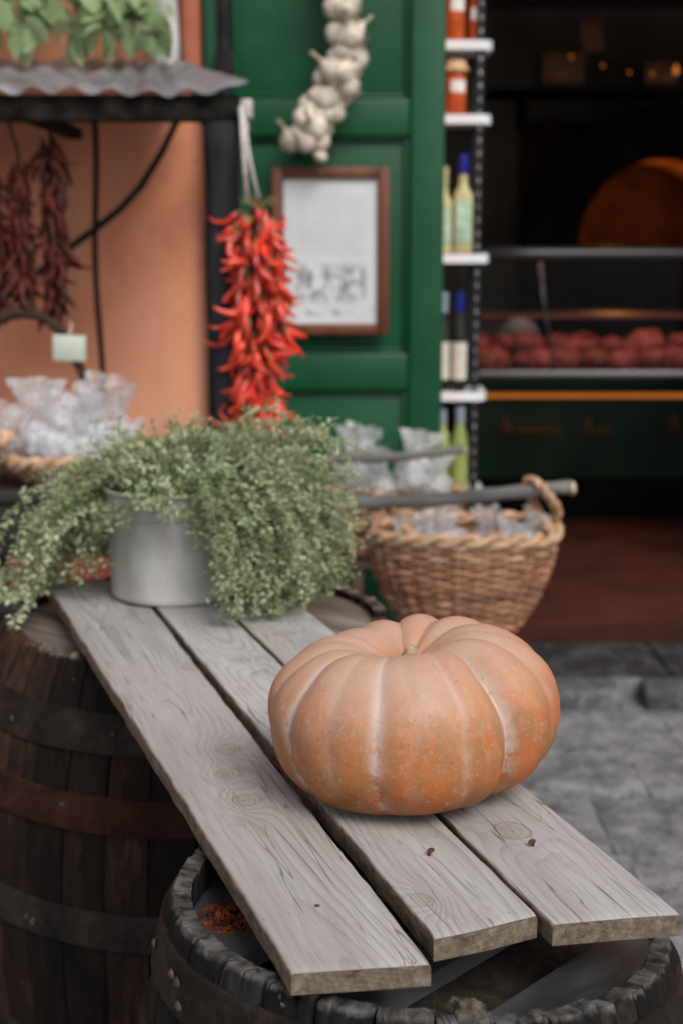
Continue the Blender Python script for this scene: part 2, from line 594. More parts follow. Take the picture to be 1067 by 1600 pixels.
def make_materials():
    M['wall'] = m_wall()
    M['door'] = m_door()
    M['basalt'] = m_basalt('basalt_paving', (0.085, 0.089, 0.097), (0.175, 0.180, 0.193), (0.31, 0.317, 0.333))
    M['basalt_dark'] = m_basalt('dark_basalt', (0.014, 0.0145, 0.016), (0.034, 0.035, 0.038), (0.10, 0.10, 0.105))
    M['basalt_kerb'] = m_basalt('kerb_basalt', (0.05, 0.05, 0.053), (0.10, 0.102, 0.107), (0.22, 0.22, 0.23))
    M['mortar'] = pm('dusty_mortar', (0.15, 0.152, 0.157), (0.22, 0.222, 0.227), 20, 0.95, 0.4)
    M['redfloor'] = pm('red_floor', (0.034, 0.008, 0.005), (0.066, 0.016, 0.010), 3.5, 0.42, 0.15, 40)
    M['plank'] = m_plank()
    M['pumpkin'] = m_pumpkin()
    M['stem'] = pm('corky_stem', (0.28, 0.21, 0.13), (0.46, 0.38, 0.27), 60, 0.8, 0.6)
    M['rust'] = pm('nail_rust', (0.045, 0.016, 0.008), (0.14, 0.05, 0.02), 200, 0.8, 0.5, dist=0.001)
    M['stave_far'] = m_stave('red_brown_stave', (0.003, 0.0022, 0.0018), (0.018, 0.0095, 0.0065), (0.085, 0.038, 0.024), (0.25, 0.20, 0.17), 0.888)
    M['stave_near'] = m_stave('blackened_stave', (0.003, 0.0028, 0.0026), (0.011, 0.010, 0.009), (0.045, 0.041, 0.037), (0.15, 0.142, 0.132), 0.898)
    M['hoop_dark'] = m_iron('dark_iron_hoop', (0.006, 0.0048, 0.004), (0.017, 0.0128, 0.0105), (0.050, 0.032, 0.022))
    M['hoop_rust'] = m_iron('rusty_iron_hoop', (0.008, 0.004, 0.003), (0.024, 0.009, 0.006), (0.055, 0.019, 0.011), 0.8)
    M['hoop_grey'] = m_iron('grey_iron_hoop', (0.009, 0.0075, 0.0065), (0.023, 0.0185, 0.016), (0.052, 0.039, 0.031))
    M['rivet'] = m_iron('worn_rivet', (0.03, 0.025, 0.022), (0.07, 0.055, 0.048), (0.16, 0.12, 0.10), 0.55)
    M['head_far'] = pm('barrel_head_wood', (0.085, 0.066, 0.056), (0.22, 0.185, 0.16), 18, 0.75, 0.6, 60, (1, 0.15, 1), var=0.2)
    M['head_near'] = pm('grey_head_wood', (0.022, 0.022, 0.023), (0.085, 0.087, 0.094), 10, 0.5, 0.5, 50, (1, 0.3, 1), var=0.2)
    M['black'] = pm('soot_black', (0.006, 0.006, 0.006), (0.014, 0.013, 0.012), 20, 0.9, 0.2)
    M['crumb'] = pm('rust_orange_crumbs', (0.06, 0.014, 0.007), (0.30, 0.060, 0.018), 45, 0.95, 0.7)
    M['bark'] = pm('bark_chip', (0.04, 0.034, 0.024), (0.13, 0.115, 0.085), 60, 0.9, 0.9)
    M['zinc'] = pm('dull_zinc', (0.27, 0.255, 0.23), (0.46, 0.455, 0.44), 9, 0.45, 0.2, 60, (1, 1, 0.45), metal=0.15, dist=0.002)
    M['soil'] = pm('potting_soil', (0.015, 0.011, 0.008), (0.04, 0.03, 0.022), 60, 0.95, 0.8)
    M['herb'] = m_leaf('grey_green_herb', (0.20, 0.27, 0.13), (0.42, 0.50, 0.29), (0.62, 0.68, 0.48), 0.42, 'tone')
    M['herb_stem'] = pm('herb_stem', (0.16, 0.10, 0.055), (0.26, 0.22, 0.12), 40, 0.8, 0)
    M['vine'] = m_leaf('vine_leaf', (0.17, 0.25, 0.11), (0.30, 0.40, 0.20), (0.44, 0.52, 0.33), 0.4)
    M['vine_stem'] = pm('vine_stem', (0.06, 0.045, 0.03), (0.12, 0.09, 0.06), 40, 0.9, 0.3)
    M['chili'] = pm('fresh_red_chili', (0.46, 0.020, 0.010), (0.62, 0.058, 0.026), 14, 0.24, 0.1, var=0.45, spec=0.6)
    M['chili_stalk'] = pm('chili_stalk', (0.13, 0.14, 0.05), (0.25, 0.22, 0.10), 40, 0.7, 0)
    M['dried'] = pm('dried_dark_chili', (0.024, 0.004, 0.003), (0.10, 0.010, 0.007), 20, 0.55, 0.6, var=0.3, dist=0.006)
    M['twine'] = pm('pale_twine', (0.42, 0.36, 0.34), (0.58, 0.52, 0.49), 60, 0.9, 0.2)
    M['garlic'] = pm('garlic_skin', (0.40, 0.33, 0.26), (0.66, 0.60, 0.51), 25, 0.6, 0.3, 60, (1, 1, 0.3), var=0.1)
    M['garlic_neck'] = pm('garlic_straw', (0.32, 0.26, 0.18), (0.48, 0.41, 0.31), 40, 0.85, 0.3)
    M['tin'] = pm('corrugated_zinc', (0.12, 0.113, 0.108), (0.235, 0.245, 0.27), 7, 0.5, 0.1, 30, metal=0.25)
    M['tin_edge'] = pm('torn_tin', (0.38, 0.36, 0.33), (0.50, 0.47, 0.43), 15, 0.5, 0.1, metal=0.2)
    M['beam'] = pm('black_timber', (0.006, 0.0055, 0.005), (0.022, 0.019, 0.017), 20, 0.95, 0.5, 60, (1, 1, 1), spec=0.08)
    M['post'] = pm('charred_post', (0.007, 0.008, 0.009), (0.026, 0.028, 0.030), 14, 0.85, 0.6, 60, (1, 1, 0.2), spec=0.12)
    M['cable'] = pm('black_cable', (0.012, 0.011, 0.011), (0.03, 0.024, 0.022), 20, 0.8, 0, spec=0.1)
    M['branch'] = pm('dark_branch', (0.022, 0.011, 0.008), (0.055, 0.026, 0.018), 30, 0.85, 0.5)
    M['frame'] = pm('reddish_frame_wood', (0.085, 0.026, 0.014), (0.16, 0.055, 0.030), 12, 0.42, 0.2, 60, (1, 1, 0.2))
    M['print'] = m_print()
    M['glass'] = m_glass('clear_glass')
    M['wicker'] = pm('wicker_splint', (0.17, 0.060, 0.032), (0.42, 0.215, 0.125), 9, 0.5, 0.4, 90, var=0.30, dist=0.003)
    M['wicker_pale'] = pm('pale_cane', (0.33, 0.18, 0.10), (0.55, 0.36, 0.23), 20, 0.55, 0.4, 90, var=0.15, dist=0.003)
    M['stick'] = pm('grey_stick', (0.06, 0.055, 0.05), (0.17, 0.16, 0.15), 20, 0.8, 0.6, 60, (0.15, 1, 1))
    M['stick_end'] = pm('cut_stick_end', (0.40, 0.30, 0.20), (0.52, 0.42, 0.30), 40, 0.8, 0.3)
    M['cello'] = m_cello()
    M['filling'] = pm('bag_filling', (0.60, 0.58, 0.56), (0.82, 0.82, 0.85), 40, 0.8, 0.6, var=0.15)
    M['filling_tan'] = pm('tan_bag_filling', (0.40, 0.24, 0.13), (0.62, 0.45, 0.30), 40, 0.8, 0.6)
    M['filling_green'] = pm('herb_filling', (0.42, 0.41, 0.34), (0.68, 0.67, 0.60), 60, 0.8, 0.8)
    M['paper'] = pm('white_paper', (0.62, 0.63, 0.60), (0.72, 0.73, 0.70), 10, 0.8, 0.1)
    M['tagcard'] = pm('pale_green_card', (0.42, 0.48, 0.40), (0.52, 0.56, 0.48), 10, 0.8, 0.1)
    M['darkwood'] = pm('dark_bench_wood', (0.010, 0.009, 0.008), (0.03, 0.026, 0.023), 12, 0.7, 0.4, 50, (0.2, 1, 1))
    M['stool'] = pm('brown_stool_wood', (0.05, 0.032, 0.02), (0.11, 0.075, 0.05), 12, 0.7, 0.4, 50, (0.2, 1, 1))
    M['whitepost'] = pm('chalky_white_post', (0.36, 0.35, 0.34), (0.60, 0.59, 0.57), 6, 0.85, 0.4, 30)
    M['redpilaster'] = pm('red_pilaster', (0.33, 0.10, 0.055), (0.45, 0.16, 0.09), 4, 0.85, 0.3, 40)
    M['shade_band'] = pm('shaded_wall_red', (0.20, 0.052, 0.034), (0.30, 0.085, 0.058), 5, 0.9, 0.3, 40, spec=0.1)  # orange plaster as it reddens in shade, put into the colour
    M['shelf'] = pm('white_enamel', (0.62, 0.64, 0.66), (0.74, 0.75, 0.77), 5, 0.35, 0.05)
    M['steelblack'] = pm('black_steel', (0.010, 0.010, 0.011), (0.022, 0.022, 0.024), 20, 0.45, 0.1, metal=0.4)
    M['chrome'] = pm('worn_chrome', (0.14, 0.14, 0.14), (0.4, 0.4, 0.4), 30, 0.35, 0.1, metal=0.8)
    M['limoncello'] = pm('pale_yellow_bottle', (0.40, 0.38, 0.17), (0.54, 0.52, 0.28), 6, 0.15, 0.0)
    M['darkbottle'] = pm('dark_green_bottle', (0.008, 0.012, 0.008), (0.02, 0.028, 0.018), 6, 0.12, 0.0)
    M['limebottle'] = pm('lime_green_bottle', (0.20, 0.27, 0.07), (0.30, 0.36, 0.12), 6, 0.15, 0.0)
    M['bluecap'] = pm('blue_cap', (0.008, 0.015, 0.16), (0.012, 0.028, 0.26), 6, 0.3, 0.0)
    M['labelgreen'] = pm('green_bordered_label', (0.25, 0.42, 0.28), (0.45, 0.58, 0.45), 30, 0.6, 0.0)
    M['labelpale'] = pm('pale_label', (0.45, 0.44, 0.40), (0.6, 0.58, 0.52), 30, 0.6, 0.0)
    M['labelblue'] = pm('blue_grey_label', (0.16, 0.22, 0.28), (0.3, 0.36, 0.42), 30, 0.6, 0.0)
    M['sauce'] = pm('orange_red_sauce', (0.34, 0.045, 0.012), (0.52, 0.11, 0.028), 22, 0.2, 0.0)
    M['lid'] = pm('straw_lid', (0.42, 0.27, 0.12), (0.56, 0.40, 0.22), 30, 0.6, 0.2)
    M['meat'] = pm('cured_red_meat', (0.16, 0.022, 0.016), (0.42, 0.10, 0.075), 20, 0.35, 0.5, var=0.3)
    M['tray'] = pm('brown_tray', (0.10, 0.035, 0.022), (0.16, 0.06, 0.04), 10, 0.4, 0.1)
    M['steel'] = pm('brushed_steel', (0.30, 0.30, 0.29), (0.42, 0.42, 0.41), 6, 0.35, 0.1, 60, (0.1, 1, 1), metal=0.7)
    M['counter'] = pm('dark_green_counter', (0.006, 0.013, 0.008), (0.010, 0.022, 0.013), 4, 0.6, 0.1, spec=0.08)
    M['plinth'] = pm('black_plinth', (0.002, 0.002, 0.002), (0.004, 0.004, 0.004), 4, 0.9, 0.1, spec=0.04)
    M['goldpaint'] = pm('orange_painted_lettering', (0.07, 0.020, 0.005), (0.13, 0.040, 0.009), 40, 0.6, 0)
    M['interior'] = pm('smoky_plaster', (0.17, 0.17, 0.145), (0.25, 0.245, 0.21), 3, 0.9, 0.2)
    M['oven'] = pm('sooty_oven_arch', (0.004, 0.004, 0.004), (0.009, 0.008, 0.008), 6, 0.95, 0.3, spec=0.05)
    M['firebrick'] = pm('oven_firebrick', (0.30, 0.12, 0.05), (0.46, 0.20, 0.09), 10, 0.9, 0.4, var=0.25)
    M['soot_brick'] = pm('sooty_brick', (0.035, 0.013, 0.006), (0.085, 0.034, 0.016), 5, 0.9, 0.4)
    M['card'] = pm('brown_carton', (0.16, 0.10, 0.06), (0.24, 0.16, 0.10), 8, 0.8, 0.1)
    M['led'] = m_emit('orange_led', (1.0, 0.30, 0.05), 0.24)
    M['case_tube'] = m_emit('case_tube', (1.0, 0.62, 0.50), 13.0)
    M['bulb'] = m_emit('amber_bulb', (1.0, 0.30, 0.04), 0.35)
    M['tinsign'] = pm('enamel_disc', (0.10, 0.10, 0.10), (0.16, 0.16, 0.16), 10, 0.4, 0)


make_materials()

# ------------------------------------------------------------------ the setting
KERB = 4.80      # front of the raised pavement
FAC = 5.42       # street face of the facade
ground = MB().add([(-40, -40, -0.010), (40, -40, -0.010), (40, 60, -0.010), (-40, 60, -0.010)], [(0, 1, 2, 3)]).build('street', 'mortar')
tag(ground, kind='structure')


def slab_mesh(w, d, t, seed):
    """a paving stone with worn rounded edges and an uneven top"""
    bm = bmesh.new()
    bmesh.ops.create_grid(bm, x_segments=12, y_segments=9, size=0.5)
    r = random.Random(seed)
    for v in bm.verts:
        e = max(abs(v.co.x), abs(v.co.y)) > 0.49
        v.co.x *= w
        v.co.y *= d
        v.co.z = -0.004 if e else 0.004 * mn.noise(Vector((v.co.x * 9, v.co.y * 9, seed * 3.7)))
        if e:
            v.co.x += r.uniform(-0.004, 0.004)
            v.co.y += r.uniform(-0.004, 0.004)
    be = [e for e in bm.edges if e.is_boundary]
    ex = bmesh.ops.extrude_edge_only(bm, edges=be)
    for g_ in ex['geom']:
        if isinstance(g_, bmesh.types.BMVert):
            g_.co.z = -t
    bmesh.ops.recalc_face_normals(bm, faces=bm.faces[:])
    me = bpy.data.meshes.new('paving_stone')
    bm.to_mesh(me)
    bm.free()
    me.polygons.foreach_set('use_smooth', [True] * len(me.polygons))
    me.set_sharp_from_angle(angle=R(35))
    return me


slabs = {}
for k, wd in enumerate((0.34, 0.44, 0.54, 0.64)):
    for q in range(2):
        me = slab_mesh(wd - 0.005, 0.40 - 0.005, 0.05, k * 7 + q)
        me.materials.append(M['basalt'])
        slabs[(wd, q)] = me
rr = random.Random(3)
y = KERB - 0.012
row = 0
while y > 1.7:
    x = -1.7 + rr.uniform(-0.3, 0)
    while x < 2.7:
        wd = rr.choice((0.34, 0.44, 0.54, 0.64))
        link('paving_stone', slabs[(wd, rr.randint(0, 1))], ground, (x + wd / 2, y - 0.20, rr.uniform(0, 0.004)), (rr.uniform(-.003, .003), rr.uniform(-.003, .003), rr.choice((0, PI)) + rr.uniform(-.012, .012)))
        x += wd
    y -= 0.40
    row += 1

pave = MB().box((-8, KERB + 0.16, -0.05), (8, FAC + 0.0, 0.058)).build('pavement', 'mortar', smooth=False)
tag(pave, kind='structure')
x = -2.2
pm_slab = {}
for wd in (0.5, 0.7):
    me = slab_mesh(wd - 0.012, FAC - 0.02 - KERB - 0.19, 0.05, int(wd * 10))
    me.materials.append(M['basalt_dark'])
    pm_slab[wd] = me
while x < 2.6:
    wd = rr.choice((0.5, 0.7))
    link('paving_stone', pm_slab[wd], pave, (x + wd / 2, (KERB + 0.17 + FAC - 0.02) / 2, 0.078 + rr.uniform(0, .004)), (rr.uniform(-.008, .008), 0, 0))
    x += wd
# kerb stones, worn and gappy, a drain mouth between two of them
x = -2.2
kst = []
for wd in (0.36, 0.48):
    mb = MB().bbox((-wd / 2, 0, -0.06), (wd / 2, 0.155, 0.074), 0.020, seg=3)
    me = mb.mesh('kerb_stone', 'basalt_kerb')
    for v in me.vertices:
        v.co += Vector((0, 0, 0)) + 0.008 * mn.noise_vector(v.co * 9 + Vector((wd * 9, 0, 0)))
    kst.append((wd, me))
while x < 2.6:
    wd, me = rr.choice(kst)
    link('kerb_stone', me, pave, (x + wd / 2, KERB + rr.uniform(-.006, .006), rr.uniform(-.006, .004)), (0, 0, rr.uniform(-.02, .02)))
    x += wd + (0.085 if 0.2 < x < 1.2 else 0.012)

# facade: left wall, lintel, right pier
fa = MB()
fa.box((-8, FAC, 0.0), (0.36, FAC + 0.26, 4.6))
fa.box((0.36, FAC, 2.95), (2.3, FAC + 0.26, 4.6))
fa.box((2.3, FAC, 0.0), (8, FAC + 0.26, 4.6))
facade = fa.build('shop_facade', 'wall', smooth=False)
tag(facade, 'terracotta orange plastered shop front wall with wide dark doorway', 'wall')

# the room behind the doorway
rm = MB()
rm.box((-2.2, 10.6, 0.0), (5.2, 10.8, 3.5))
rm.box((-2.4, FAC + 0.26, 0.0), (-2.2, 10.8, 3.5))
rm.box((5.2, FAC + 0.26, 0.0), (5.4, 10.8, 3.5))
room = rm.build('interior_wall', 'interior', smooth=False)
tag(room, kind='structure')
ceil = MB().box((-2.4, FAC + 0.26, 3.5), (5.4, 10.8, 3.6)).build('ceiling', 'black', smooth=False)
tag(ceil, kind='structure')
floor = MB().box((-2.2, FAC + 0.262, 0.0), (5.2, 10.6, 0.15)).box((0.362, FAC - 0.03, 0.0), (2.298, FAC + 0.262, 0.149)).build('shop_floor', 'redfloor', smooth=False)
tag(floor, kind='structure')

MB().bbox((-7.9, FAC - 0.018, 0.06), (0.355, FAC - 0.001, 0.60), 0.006).build('shade_band', 'shade_band', facade, angle=40)  # added band: shade on the lower wall painted as a darker red
# pilaster and white post above the tin roof
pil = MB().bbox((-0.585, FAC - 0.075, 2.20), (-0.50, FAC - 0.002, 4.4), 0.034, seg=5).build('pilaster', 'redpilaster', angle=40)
tag(pil, 'narrow rusty red pilaster at the edge of orange wall beside green door', 'pilaster')
mb = MB().tube([(0, 0, 2.14 + 0.16 * i) for i in range(14)], [0.045 + 0.004 * math.sin(i * 1.7) for i in range(14)], 12)
wp = mb.build('drainpipe', 'whitepost', loc=(-0.625, FAC - 0.12, 0))
tag(wp, 'chalky white pipe standing behind vine leaves above the tin roof', 'pipe')

# ------------------------------------------------------------------ green door
door = empty('green_door', (-0.06, 5.36, 0.12), 'green painted panelled wooden door folded open against the wall', 'door')
DX0, DX1 = -0.435, 0.435       # local half widths


def dpart(nm, x0, x1, z0, z1, y0=-0.03, y1=0.03, b=0.010):
    return MB().bbox((x0, y0, z0 - 0.12), (x1, y1, z1 - 0.12), b, seg=3).build(nm, 'door', door, angle=50)


dpart('stile', DX0, -0.335, 0.13, 3.0)
dpart('stile', 0.308, DX1, 0.13, 3.0)
for z0, z1 in ((0.13, 0.36), (1.072, 1.213), (1.997, 2.133), (2.86, 2.998)):
    dpart('rail', -0.335, 0.308, z0, z1, -0.027, 0.027)
for z0, z1 in ((0.36, 1.072), (1.213, 1.997), (2.133, 2.86)):
    dpart('panel', -0.333, 0.306, z0 + .002, z1 - .002, 0.006, 0.022, 0.003)
    # bead round the panel
    m = MB()
    for a, b_, c, d in ((-0.333, -0.315, z0, z1), (0.288, 0.306, z0, z1)):
        m.bbox((a, -0.012, c - .118), (b_, 0.008, d - .122), 0.006)
    for a, b_ in ((z0, z0 + .018), (z1 - .018, z1)):
        m.bbox((-0.315, -0.012, a - .118), (0.288, 0.008, b_ - .122), 0.006)
    m.build('bead', 'door', door, angle=50)
bar = MB().tube([(0, 0, z) for z in np.linspace(2.10, 3.0, 7)], 0.024, 10).bbox((-0.034, -0.02, 2.21), (0.034, 0.034, 2.29), 0.006).build('bolt', 'cable', door, loc=(-0.358, -0.05, -0.12), angle=40)

# framed print on the door
pf = empty('picture_frame', (-0.0395, 5.295, 1.586), 'brown wooden picture frame with printed sheet hung on green door', 'picture frame')
for nm, lo, hi in (('frame_side', (-0.213, -0.014, -0.302), (-0.170, 0.016, 0.302)), ('frame_side', (0.170, -0.014, -0.302), (0.213, 0.016, 0.302)),
                   ('frame_side', (-0.170, -0.0135, 0.262), (0.170, 0.0155, 0.302)), ('frame_side', (-0.170, -0.0135, -0.302), (0.170, 0.0155, -0.262))):
    MB().bbox(lo, hi, 0.006).build(nm, 'frame', pf, angle=50)
MB().box((-0.170, 0.004, -0.262), (0.170, 0.010, 0.262)).build('printed_sheet', 'print', pf, smooth=False)

# ------------------------------------------------------------------ tin roof on its black post
rf = empty('tin_roof', (-1.0, 4.3, 0), 'rusty edged corrugated tin roof on a black timber beam', 'roof')
NX, NY = 150, 8
vs, fs = [], []
X0, X1 = -0.95, 0.735
for j in range(NY + 1):
    t = j / NY
    for i in range(NX + 1):
        x = X0 + (X1 - X0) * i / NX
        lift = 0.03 * max(0, (x - 0.60) / 0.135) ** 2 * (1 - t)
        z = 2.048 + t * 0.214 + 0.0105 * math.cos(2 * PI * x / 0.112) * (1 - 0.7 * max(0, (x - 0.5) / 0.235)) + lift + 0.008 * mn.noise(Vector((x * 3, t * 3, 0)))
        yy = t * 1.08 - 0.05 + 0.012 * mn.noise(Vector((x * 9, 5, 0))) * (1 - t)
        xx = x - (0.30 * t * max(0, (x - 0.2) / 0.535))
        vs.append((xx, yy, z))
n1 = len(vs)
vs += [(a, b, c - 0.003) for a, b, c in vs]
W1 = NX + 1
for j in range(NY):
    for i in range(NX):
        a = j * W1 + i
        fs.append((a, a + 1, a + W1 + 1, a + W1))
        fs.append((n1 + a, n1 + a + W1, n1 + a + W1 + 1, n1 + a + 1))
for i in range(NX):
    fs.append((i, n1 + i, n1 + i + 1, i + 1))
for j in range(NY):
    a = j * W1 + NX
    fs.append((a, a + W1, n1 + a + W1, n1 + a))
MB().add(vs, fs).build('corrugated_sheet', 'tin', rf, fix=False)
MB().bbox((-0.95, -0.02, 1.968), (0.705, 0.05, 2.041), 0.006).build('beam', 'beam', rf, angle=40)
MB().bbox((0.707, -0.026, 1.975), (0.742, 0.04, 2.030), 0.006).bbox((0.705, -0.01, 1.935), (0.73, 0.03, 1.975), 0.005).build('beam_end', 'tin_edge', rf, angle=40)
for xx in (-0.6, 0.0, 0.55):
    MB().bbox((xx, 0.05, 1.99), (xx + 0.05, 1.09, 2.03), 0.004).build('rafter', 'beam', rf, angle=40, rot=None)
mb = MB()
for i in range(14):
    pass
mb.tube([(0.012 * mn.noise(Vector((3, z * 2, 0))), 0.01 * mn.noise(Vector((9, z * 2, 0))), z) for z in np.linspace(0.0, 1.966, 24)], [0.053 + 0.006 * mn.noise(Vector((z * 6, 0, 0))) for z in np.linspace(0, 1.966, 24)], 9)
pst = mb.build('roof_post', 'post', rf, loc=(0.645, 0.02, 0.0))

# ------------------------------------------------------------------ cables, branch
c1 = MB().tube([(-0.895 + 0.008 * math.sin(i * 0.7), 5.3, 2.2 - i * 0.1) for i in range(13)], 0.011, 8).build('cable', 'cable')
tag(c1, 'thin dark cable hanging straight down the orange wall', 'cable')
pts = [(-0.50, 2.16), (-0.585, 2.046), (-0.64, 1.94), (-0.717, 1.821), (-0.80, 1.735), (-0.897, 1.661), (-1.0, 1.59), (-1.114, 1.50), (-1.25, 1.40)]
c2 = MB().tube([(x, 5.24, z) for x, z in pts], 0.013, 8).build('cable', 'cable')
tag(c2, 'dark cable sagging diagonally across the orange wall under the roof', 'cable')
pts = [(-1.52, 0.955), (-1.46, 1.12), (-1.35, 1.26), (-1.20, 1.315), (-1.096, 1.364), (-1.002, 1.404), (-0.93, 1.395), (-0.87, 1.353), (-0.825, 1.26), (-0.784, 1.168), (-0.775, 1.09), (-0.77, 0.945)]
br = MB().tube([(x, 4.42, 1.62 + (z - 1.62) * 0.98) for x, z in pts], [0.015, 0.016, 0.016, 0.016, 0.017, 0.018, 0.016, 0.017, 0.015, 0.014, 0.012, 0.010], 8)
br = br.build('branch', 'branch')
tag(br, 'crooked dark branch bowing over the bags in front of the orange wall', 'branch')
tg = empty('price_tag', (-0.835, 4.385, 1.305), 'small pale green paper tag hanging from the dark branch', 'tag')
MB().bbox((-0.05, -0.002, -0.045), (0.05, 0.002, 0.035), 0.0015).build('card', 'tagcard', tg, rot=(0.1, 0.05, 0.1))
MB().tube([(0, 0, 0.03), (0.005, 0.02, 0.06), (0.0, 0.035, 0.075)], 0.003, 6).build('string', 'twine', tg)

# ------------------------------------------------------------------ shop interior
oven = empty('oven', (2.08, 9.3, 0.15), 'dark arched brick oven glowing orange inside at back of shop', 'oven')


def arch_ring(r0, r1, zc, y0, y1, zb, n=40):
    """front wall ring with a round-arched opening: outer radius r1, inner r0"""
    vs, fs = [], []
    prof = []
    for r in (r0, r1):
        p = [(-r, zb)] + [(-r * math.cos(PI * i / n), zc + r * math.sin(PI * i / n)) for i in range(n + 1)] + [(r, zb)]
        prof.append(p)
    m_ = len(prof[0])
    for yy in (y0, y1):
        for p in prof:
            vs += [(a, yy, b) for a, b in p]
    for i in range(m_ - 1):
        fs.append((i, i + 1, m_ + i + 1, m_ + i))
        fs.append((2 * m_ + i, 3 * m_ + i, 3 * m_ + i + 1, 2 * m_ + i + 1))
        fs.append((i, 2 * m_ + i, 2 * m_ + i + 1, i + 1))
        fs.append((m_ + i, m_ + i + 1, 3 * m_ + i + 1, 3 * m_ + i))
    for i in (0, m_ - 1):
        fs.append((i, m_ + i, 3 * m_ + i, 2 * m_ + i))
    return vs, fs


vs, fs = arch_ring(0.56, 0.90, 1.44, 0.0, 0.25, 0.0)
MB().add(vs, fs).build('arch', 'oven', oven, angle=40)
# brick barrel vault inside
nb = 13
rows = 5
bm_ = []
for k in range(3):
    bm_.append(MB().bbox((-0.068, -0.075, -0.03), (0.068, 0.075, 0.03), 0.008).mesh('brick', 'firebrick', angle=40))
for j in range(rows):
    for i in range(nb):
        a = PI * (i + 0.5) / nb
        link('brick', bm_[(i + j) % 3], oven, (-0.60 * math.cos(a), 0.335 + j * 0.156, 1.44 + 0.60 * math.sin(a)), (0, PI / 2 - a + PI if False else -(PI / 2 - a), 0))
MB().bbox((-0.8, 1.12, 0.0), (0.8, 1.2, 2.3), 0.01).build('back_wall', 'soot_brick', oven, angle=40)
MB().bbox((-0.55, 0.10, 0.0), (0.55, 1.115, 1.40), 0.01).build('hearth', 'oven', oven, angle=40)
ld = bpy.data.lights.new('oven_lamp', 'POINT')
ld.energy = 5.0
ld.color = (1.0, 0.36, 0.08)
ld.shadow_soft_size = 0.06
lo_ = bpy.data.objects.new('oven_lamp', ld)
C.objects.link(lo_)
lo_.parent = oven
lo_.location = (-0.30, 0.36, 1.80)

# display counter with a glass case
ct = empty('display_counter', (1.9, 7.55, 0.15), 'dark green glass-fronted display counter with steel rails inside shop', 'counter')
MB().bbox((-1.28, 0.0, 0.0), (2.2, 0.9, 0.22), 0.006).build('plinth', 'plinth', ct, angle=40)
MB().bbox((-1.30, -0.02, 0.222), (2.2, 0.9, 0.640), 0.006).build('front_panel', 'counter', ct, angle=40)
MB().bbox((-1.28, -0.016, 0.655), (2.2, 0.02, 0.680), 0.004).build('light_strip', 'led', ct, angle=40)
MB().bbox((-1.30, 0.03, 0.642), (2.2, 0.9, 0.692), 0.004).build('ledge', 'plinth', ct, angle=40)
MB().bbox((-1.30, -0.03, 0.695), (2.2, 0.9, 0.765), 0.01).build('case_base', 'counter', ct, angle=40)
MB().bbox((-1.30, -0.045, 0.767), (2.2, 0.01, 0.805), 0.012).build('steel_edge', 'steel', ct, angle=40)
MB().bbox((-1.28, 0.02, 0.768), (2.2, 0.88, 0.79), 0.004).build('tray', 'tray', ct, angle=40)
MB().tube([(x, 0.05, 1.418) for x in np.linspace(-1.35, 2.2, 8)], 0.032, 12).build('steel_rail', 'steel', ct)
MB().tube([(x, 0.110, 1.412) for x in np.linspace(-1.25, 2.15, 6)], 0.011, 8).build('lamp_tube', 'case_tube', ct)
gl = MB().box((-1.29, 0.046, 0.80), (2.2, 0.052, 1.39)).build('glass_pane', 'glass', ct, smooth=False)
MB().bbox((-1.29, 0.40, 1.055), (2.2, 0.86, 1.075), 0.003).build('inner_shelf', 'tray', ct, angle=40)
for xx in (-0.82, 1.2):
    MB().tube([(xx - 0.045, 0.0, 1.39), (xx - 0.02, 0.0, 1.15), (xx + 0.05, 0.0, 0.80)], 0.010, 8).build('strut', 'chrome', ct)
dsc = MB().lathe([(0.0, -0.01), (0.11, -0.01), (0.115, 0.0), (0.11, 0.012), (0.0, 0.012)], 28).build('dial', 'tinsign', ct, loc=(-0.92, 0.36, 0.95), rot=(R(90), 0, 0))


# painted words on the counter front: too soft to read, strokes only
def stroke_word(x0, wtot, h, nlet, cap):
    m = MB()
    r = random.Random(int(x0 * 100) + 50)
    x = x0
    m.tube([(x, 0, 0), (x + h * 0.32, 0, h), (x + h * 0.62, 0, 0)], 0.010, 6)
    m.tube([(x + h * 0.14, 0, h * 0.38), (x + h * 0.50, 0, h * 0.38)], 0.008, 6)
    x += h * 0.85
    step = (wtot - h * 0.85) / max(1, nlet)
    for i in range(nlet):
        hh = h * r.choice((0.42, 0.45, 0.5))
        m.tube([(x, 0, 0), (x + step * 0.1, 0, hh), (x + step * 0.6, 0, hh * 0.9), (x + step * 0.65, 0, 0)], 0.006, 6)
        x += step
    return m


for x0, wt, h, nl in ((-1.06, 0.33, 0.11, 6), (-0.62, 0.16, 0.10, 2), (-0.17, 0.4, 0.12, 6)):
    stroke_word(x0, wt, h, nl, True).build('lettering', 'goldpaint', ct, loc=(0, -0.022, 0.45))

# cuts of meat under the glass
meat_me = []
for k in range(4):
    vs, fs = [], []
    n, m_ = 14, 9
    for i in range(m_ + 1):
        ph = PI * i / m_
        for j in range(n):
            a = 2 * PI * j / n
            d = Vector((math.sin(ph) * math.cos(a), math.sin(ph) * math.sin(a), math.cos(ph)))
            r = 1 + 0.30 * mn.noise(d * 1.6 + Vector((k * 5, 0, 0))) + 0.10 * mn.noise(d * 5 + Vector((k * 5, 3, 0)))
            vs.append((d.x * 0.085 * r, d.y * 0.10 * r, d.z * 0.062 * r))
    for i in range(m_):
        for j in range(n):
            l = (j + 1) % n
            fs.append((i * n + j, i * n + l, (i + 1) * n + l, (i + 1) * n + j))
    meat_me.append(MB().add(vs, fs).mesh('meat_cut', 'meat'))
r = random.Random(5)
lab = {0: 'reddish cut of meat in front row under the counter glass', 1: 'reddish cut of meat piled in back row under the counter glass'}
